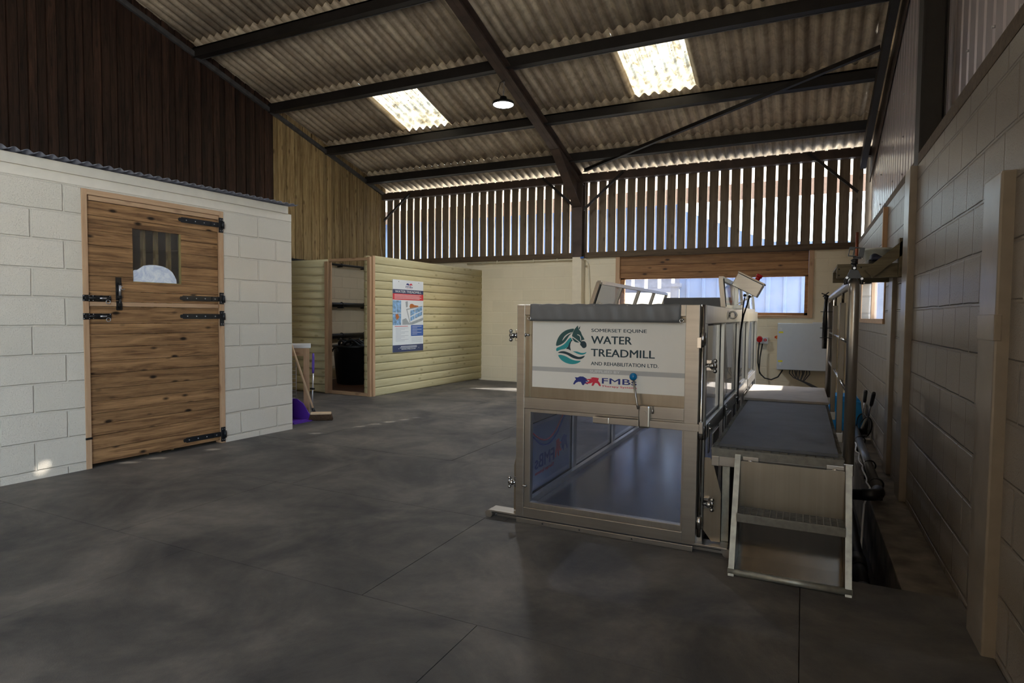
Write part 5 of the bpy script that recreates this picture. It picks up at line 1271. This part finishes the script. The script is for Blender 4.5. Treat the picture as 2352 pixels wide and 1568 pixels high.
m2 = MB(); m2.cyl((0.336, 4.25, -0.185), (0.338, 4.12, -0.20), 0.052, 18); m2.cyl((0.344, 3.87, -0.22), (0.346, 3.78, -0.225), 0.050, 18); m2.build('coupling', 'black_pl', DP)
m2 = MB(); m2.box(0.30, 0.42, 3.62, 3.80, -0.42, -0.17, 0.006); m2.build('sump_box', 'black_pl', DP)
m2 = MB(); m2.box(0.32, 0.36, 4.9, 4.94, -0.42, -0.12); m2.box(0.32, 0.36, 4.5, 4.54, -0.42, -0.17); m2.build('support', 'black_pl', DP)
m2 = MB(); m2.tube([(0.21, 5.5, 0.0), (0.25, 5.2, 0.14), (0.27, 4.9, 0.16), (0.27, 4.6, 0.05), (0.27, 4.4, -0.2), (0.27, 4.3, -0.4)], 0.03, 14)
tag(m2.build('flexible_hose', 'black_pl'), 'black flexible hose looping down from under the walkway into the trench', 'hose')

# blue bin and nets
BB = thing('blue_storage_bin', (0.48, 8.05, 0), 'bright blue plastic bin behind the handrail at the right wall', 'bin')
m2 = MB(); 
prof = [(0.30, 0.0), (0.62, 0.0), (0.655, 0.10), (0.62, 0.35), (0.59, 0.395), (0.34, 0.40), (0.31, 0.36), (0.28, 0.10)]
m2.prism(prof, 7.95, 8.35, 'Y'); bmesh.ops.bevel(m2.bm, geom=list(m2.bm.edges), offset=0.012, segments=2, affect='EDGES')
m2.build('bin_body', 'blue_bin', BB)
m2 = MB(); m2.box(0.30, 0.62, 7.935, 7.952, 0.335, 0.352, 0.002); m2.build('lid_rim', 'blue_bin', BB)
def net(p0, p1, label):
    t = thing('landing_net', p0, label, 'net', 'nets leaning on the right wall')
    a, b_ = Vector(p0), Vector(p1); d = (b_ - a)
    m = MB(); m.cyl(a + d * 0.45, a + d * 0.78, 0.008, 10); m.build('shaft', 'zinc', t)
    m = MB(); m.tube([a + d * 0.72, a + d * 0.76, a + d * 0.96, b_], 0.014, 12, rs=[0.012, 0.018, 0.02, 0.016]); m.build('grip', 'black', t)
    m = MB(); c = a + d * 0.24; L = d.length * 0.23; u = d.normalized(); w = Vector((0.55, -0.83, 0)).normalized()
    pts = [c + u * L * math.cos(q) + w * 0.085 * math.sin(q) for q in [k * 2 * PI / 24 for k in range(25)]]
    m.tube(pts, 0.007, 8, cap=False); m.build('hoop', 'black', t)
    m = MB()
    m.grid(lambda s_, v: c + (u * L * math.cos(s_ * 2 * PI) + w * 0.085 * math.sin(s_ * 2 * PI)) * (1 - v) ** 0.7 + Vector((-0.06, -0.03, -0.10)) * math.sin(v * PI / 2), 24, 5)
    m.build('mesh_bag', 'net', t)
net((0.63, 7.62, 0.0), (0.672, 7.15, 0.545), 'black handled net leaning on the right wall, nearer the camera')
net((0.62, 7.80, 0.0), (0.655, 7.82, 0.50), 'black handled net against the blue bin')

# ------------------------------------------------------------------ shelf with bucket
SH = thing('wall_shelf', (0.5, 6.0, 1.64), 'green weathered timber bracket shelf on the right wall', 'shelf')
m2 = MB(); m2.box(0.237, XR, 5.62, 5.665, 1.628, 1.722, 0.003); m2.box(0.237, XR, 6.35, 6.395, 1.628, 1.722, 0.003); m2.build('bracket_arm', 'shelf_wood', SH)
m2 = MB(); m2.bar((0.46, 5.60, 1.655), (0.705, 5.60, 1.875), 0.04, 0.085, up=(0, 0, 1)); m2.box(XR - 0.04, XR, 5.58, 5.66, 1.63, 1.93, 0.003); m2.build('brace', 'shelf_wood', SH)
m2 = MB(); m2.box(0.24, XR, 5.62, 6.45, 1.722, 1.74, 0.002); m2.build('shelf_board', 'shelf_wood', SH)
m2 = MB()
for x, z in ((0.245, 1.70), (0.245, 1.65), (0.36, 1.705), (0.40, 1.71)): m2.sphere((x + 0.008, 5.618, z), 0.006, 8)
m2.build('screw', 'black_pl', SH)
BK = thing('plastic_bucket', (0.57, 6.05, 1.74), 'white plastic bucket on the timber shelf', 'bucket')
m2 = MB(); m2.lathe([(0.085, 0.0), (0.09, 0.005), (0.108, 0.135), (0.12, 0.138), (0.12, 0.155), (0.104, 0.155), (0.10, 0.13), (0.08, 0.01)], (0.565, 6.05, 1.741), 30); m2.build('bucket_body', 'tub_white', BK)
m2 = MB(); m2.ring((0.45, 6.04, 1.86), 0.045, 0.004, 'X', 20, PI, 2 * PI); m2.build('handle', 'tub_white', BK)
m2 = MB(); m2.box(0.47, 0.62, 5.76, 5.90, 1.741, 1.785, 0.012); tag(m2.build('tool_case', 'black_pl'), 'small black case lying in front of the bucket on the shelf', 'case')
m2 = MB(); m2.grid(lambda u, v: Vector((0.485 + 0.17 * u, 5.70 + 0.16 * v, 1.80 + 0.045 * math.sin(v * 2.6) * (0.7 + 0.3 * math.sin(u * 9)) - 0.01)), 14, 10); o = m2.build('folded_cloth', 'navy_pl'); o.modifiers.new('s', 'SOLIDIFY').thickness = 0.03; tag(o, 'dark blue folded cloth lying on the black case on the shelf', 'cloth')
m2 = MB(); m2.cyl((0.66, 9.9, 1.9), (0.66, 9.9, 2.52), 0.02, 12); tag(m2.build('copper_pipe', 'copper'), 'short reddish pipe standing up in the far right corner', 'pipe')
m2 = MB(); m2.box(0.66, 0.70, 6.75, 6.80, 1.70, 2.36, 0.003); tag(m2.build('timber_batten', 'pine'), 'thin upright pine batten on the right wall above the small window', 'batten')

# ------------------------------------------------------------------ electrical things on the back wall
EB = thing('electrical_enclosure', (-0.01, YB, 0.46), 'large pale grey electrical enclosure on the back wall behind the walkway', 'electrical box')
m2 = MB(); m2.box(-0.37, 0.36, 10.76, YB, 0.46, 1.215, 0.004); m2.build('cabinet_body', 'grey_box', EB)
m2 = MB(); m2.box(-0.368, 0.358, 10.745, 10.762, 0.465, 1.21, 0.005); EBD = m2.build('cabinet_door', 'grey_box', EB)
m2 = MB()
for z in (1.115, 0.55): m2.box(-0.335, -0.305, 10.74, 10.746, z - 0.022, z + 0.022, 0.002); m2.cyl((-0.32, 10.738, z), (-0.32, 10.745, z), 0.008, 10)
m2.build('lock', 'white_pl', EBD)
m2 = MB()
for z in (1.068, 0.60): m2.box(-0.35, -0.285, 10.742, 10.7455, z - 0.014, z + 0.014)
m2.build('warning_label', 'yellow', EBD)
m2 = MB(); m2.box(-0.395, -0.37, 10.86, 10.92, 0.955, 1.01, 0.003); o = m2.build('switch_plate', 'orange', EB)
m2 = MB(); m2.box(-0.415, -0.395, 10.88, 10.90, 0.965, 1.0, 0.003); m2.build('rotary_switch', 'red', o)
m2 = MB(); m2.box(0.14, 0.36, 10.82, 10.98, 1.216, 1.236, 0.002); tag(m2.build('document_folder', 'white_pl'), 'thin white folder lying on top of the grey electrical enclosure', 'folder')
SK = thing('power_socket', (-0.60, YB, 0.86), 'white industrial power socket with a red plug and red switch on the back wall', 'socket')
m2 = MB(); m2.box(-0.70, -0.60, 10.90, YB, 0.87, 0.965, 0.006); m2.box(-0.60, -0.52, 10.92, YB, 0.865, 0.975, 0.006); m2.build('socket_body', 'white_pl', SK)
m2 = MB(); m2.cyl((-0.645, 10.90, 0.955), (-0.645, 10.83, 0.935), 0.045, 20); m2.cyl((-0.56, 10.905, 0.93), (-0.56, 10.92, 0.93), 0.024, 18); m2.build('red_cap', 'red', SK)
m2 = MB(); m2.box(-0.564, -0.556, 10.898, 10.906, 0.915, 0.945); m2.build('switch_bar', 'white_pl', SK)
m2 = MB(); m2.tube([(-0.645, 10.86, 0.90), (-0.66, 10.86, 0.75), (-0.66, 10.86, 0.55), (-0.63, 10.86, 0.38), (-0.55, 10.86, 0.30), (-0.45, 10.86, 0.28), (-0.35, 10.86, 0.33), (-0.29, 10.86, 0.43), (-0.28, 10.86, 0.47)], 0.011, 10)
m2.tube([(-0.60, 10.90, 0.87), (-0.63, 10.88, 0.65), (-0.64, 10.87, 0.42), (-0.60, 10.87, 0.34)], 0.010, 10)
tag(m2.build('power_cable', 'black_pl'), 'black power cable looping from the socket to the enclosure', 'cable')
m2 = MB()
for k in range(9):
    x0 = -0.17 + 0.035 * k
    m2.tube([(x0, 10.86, 0.465), (x0 - 0.01 + 0.01 * (k % 3), 10.86 - 0.01 * (k % 4), 0.40), (x0 * 0.5 - 0.03 + 0.01 * (k % 2), 10.85, 0.33 - 0.008 * k), (0.12, 10.86, 0.245 - 0.004 * k), (0.35, 10.87, 0.13 - 0.004 * k)], 0.008, 8)
tag(m2.build('cable_bundle', 'pipe'), 'bundle of grey cables drooping from the underside of the enclosure', 'cables')
m2 = MB(); m2.tube([(-6.3, 10.96, 2.36), (-5.0, 10.96, 2.37), (-4.2, 10.96, 2.375), (-3.95, 10.95, 2.37), (-3.72, 10.95, 2.37), (-3.68, 10.96, 2.30), (-3.66, 10.97, 2.0), (-3.64, 10.97, 1.6), (-3.64, 10.97, 0.2)], 0.014, 10)
for x in (-5.6, -4.8, -4.3): m2.box(x - 0.01, x + 0.01, 10.94, 11.0, 2.35, 2.40)
tag(m2.build('wall_conduit', 'cream_pl'), 'cream conduit along the back wall turning down beside the column base', 'conduit')
m2 = MB(); m2.cyl((-3.76, 10.76, 2.385), (-3.70, 10.76, 2.385), 0.018, 12); tag(m2.build('hose_connector', 'p_blue'), 'small blue connector at the foot of the central steel column', 'connector')
m2 = MB(); m2.tube([(XL + 0.035, 10.75, 3.4), (XL + 0.05, 10.72, 3.0), (XL + 0.04, 10.8, 2.6), (XL + 0.04, 10.8, 2.35)], 0.006, 8); tag(m2.build('hanging_cable', 'cream_pl'), 'thin pale cable hanging on the pale boarding in the far left corner', 'cable')

# ------------------------------------------------------------------ pendant lamps
def pendant(x, y, z, ztop, label, power):
    t = thing('pendant_lamp', (x, y, z), label, 'lamp', 'round pendant lamps')
    m = MB(); m.lathe([(0.02, 0.12), (0.045, 0.11), (0.06, 0.055), (0.148, 0.035), (0.155, 0.0), (0.148, -0.004), (0.14, 0.004)], (x, y, z), 36); m.build('lamp_housing', 'black', t)
    m = MB(); m.lathe([(0.139, -0.001), (0.139, 0.004), (0.0001, 0.004), (0.0001, -0.001)], (x, y, z), 36); o = m.build('diffuser', 'led', t); o['label'] = 'glowing round diffuser'
    m = MB(); n = int((ztop - z - 0.12) / 0.04)
    m.tube([(x, y, z + 0.11), (x + 0.004, y, z + 0.2)], 0.004, 6)
    for k in range(n):
        c = (x + 0.012 * k / n, y, z + 0.14 + 0.04 * k)
        m.ring(c, 0.016, 0.003, 'Y' if k % 2 else 'X', 10)
    m.build('chain', 'zinc', t)
    m = MB(); m.tube([(x - 0.01, y + 0.02, z + 0.10), (x - 0.12, y + 0.05, z + 0.2), (x - 0.08, y + 0.06, z + 0.34), (x, y + 0.04, ztop)], 0.005, 6); m.build('flex', 'black_pl', t)
    ld = bpy.data.lights.new('lamp_light', 'AREA'); ld.shape = 'DISK'; ld.size = 0.27; ld.energy = power; ld.color = (0.93, 0.96, 1.0); ld.spread = R(165)
    lo = bpy.data.objects.new('lamp_light', ld); COL.objects.link(lo); lo.parent = t; lo.location = (0, 0, -0.012)
pendant(-3.86, 7.7, 4.24, zs(7.7) - 0.145 - 0.19, 'lit round pendant lamp hanging from the central rafter', 42)
pendant(-3.86, 2.2, 4.6, zs(2.2) - 0.145 - 0.19, 'added unseen pendant lamp nearer the camera, fill light over the aisle', 4)  # lamp added out of view to brighten the interior
pendant(-3.86, -3.0, 4.6, zs(-3.0) - 0.145 - 0.19, 'added unseen pendant lamp behind the camera, weak fill light', 3)  # another added lamp, out of view, lifting the front of the barn
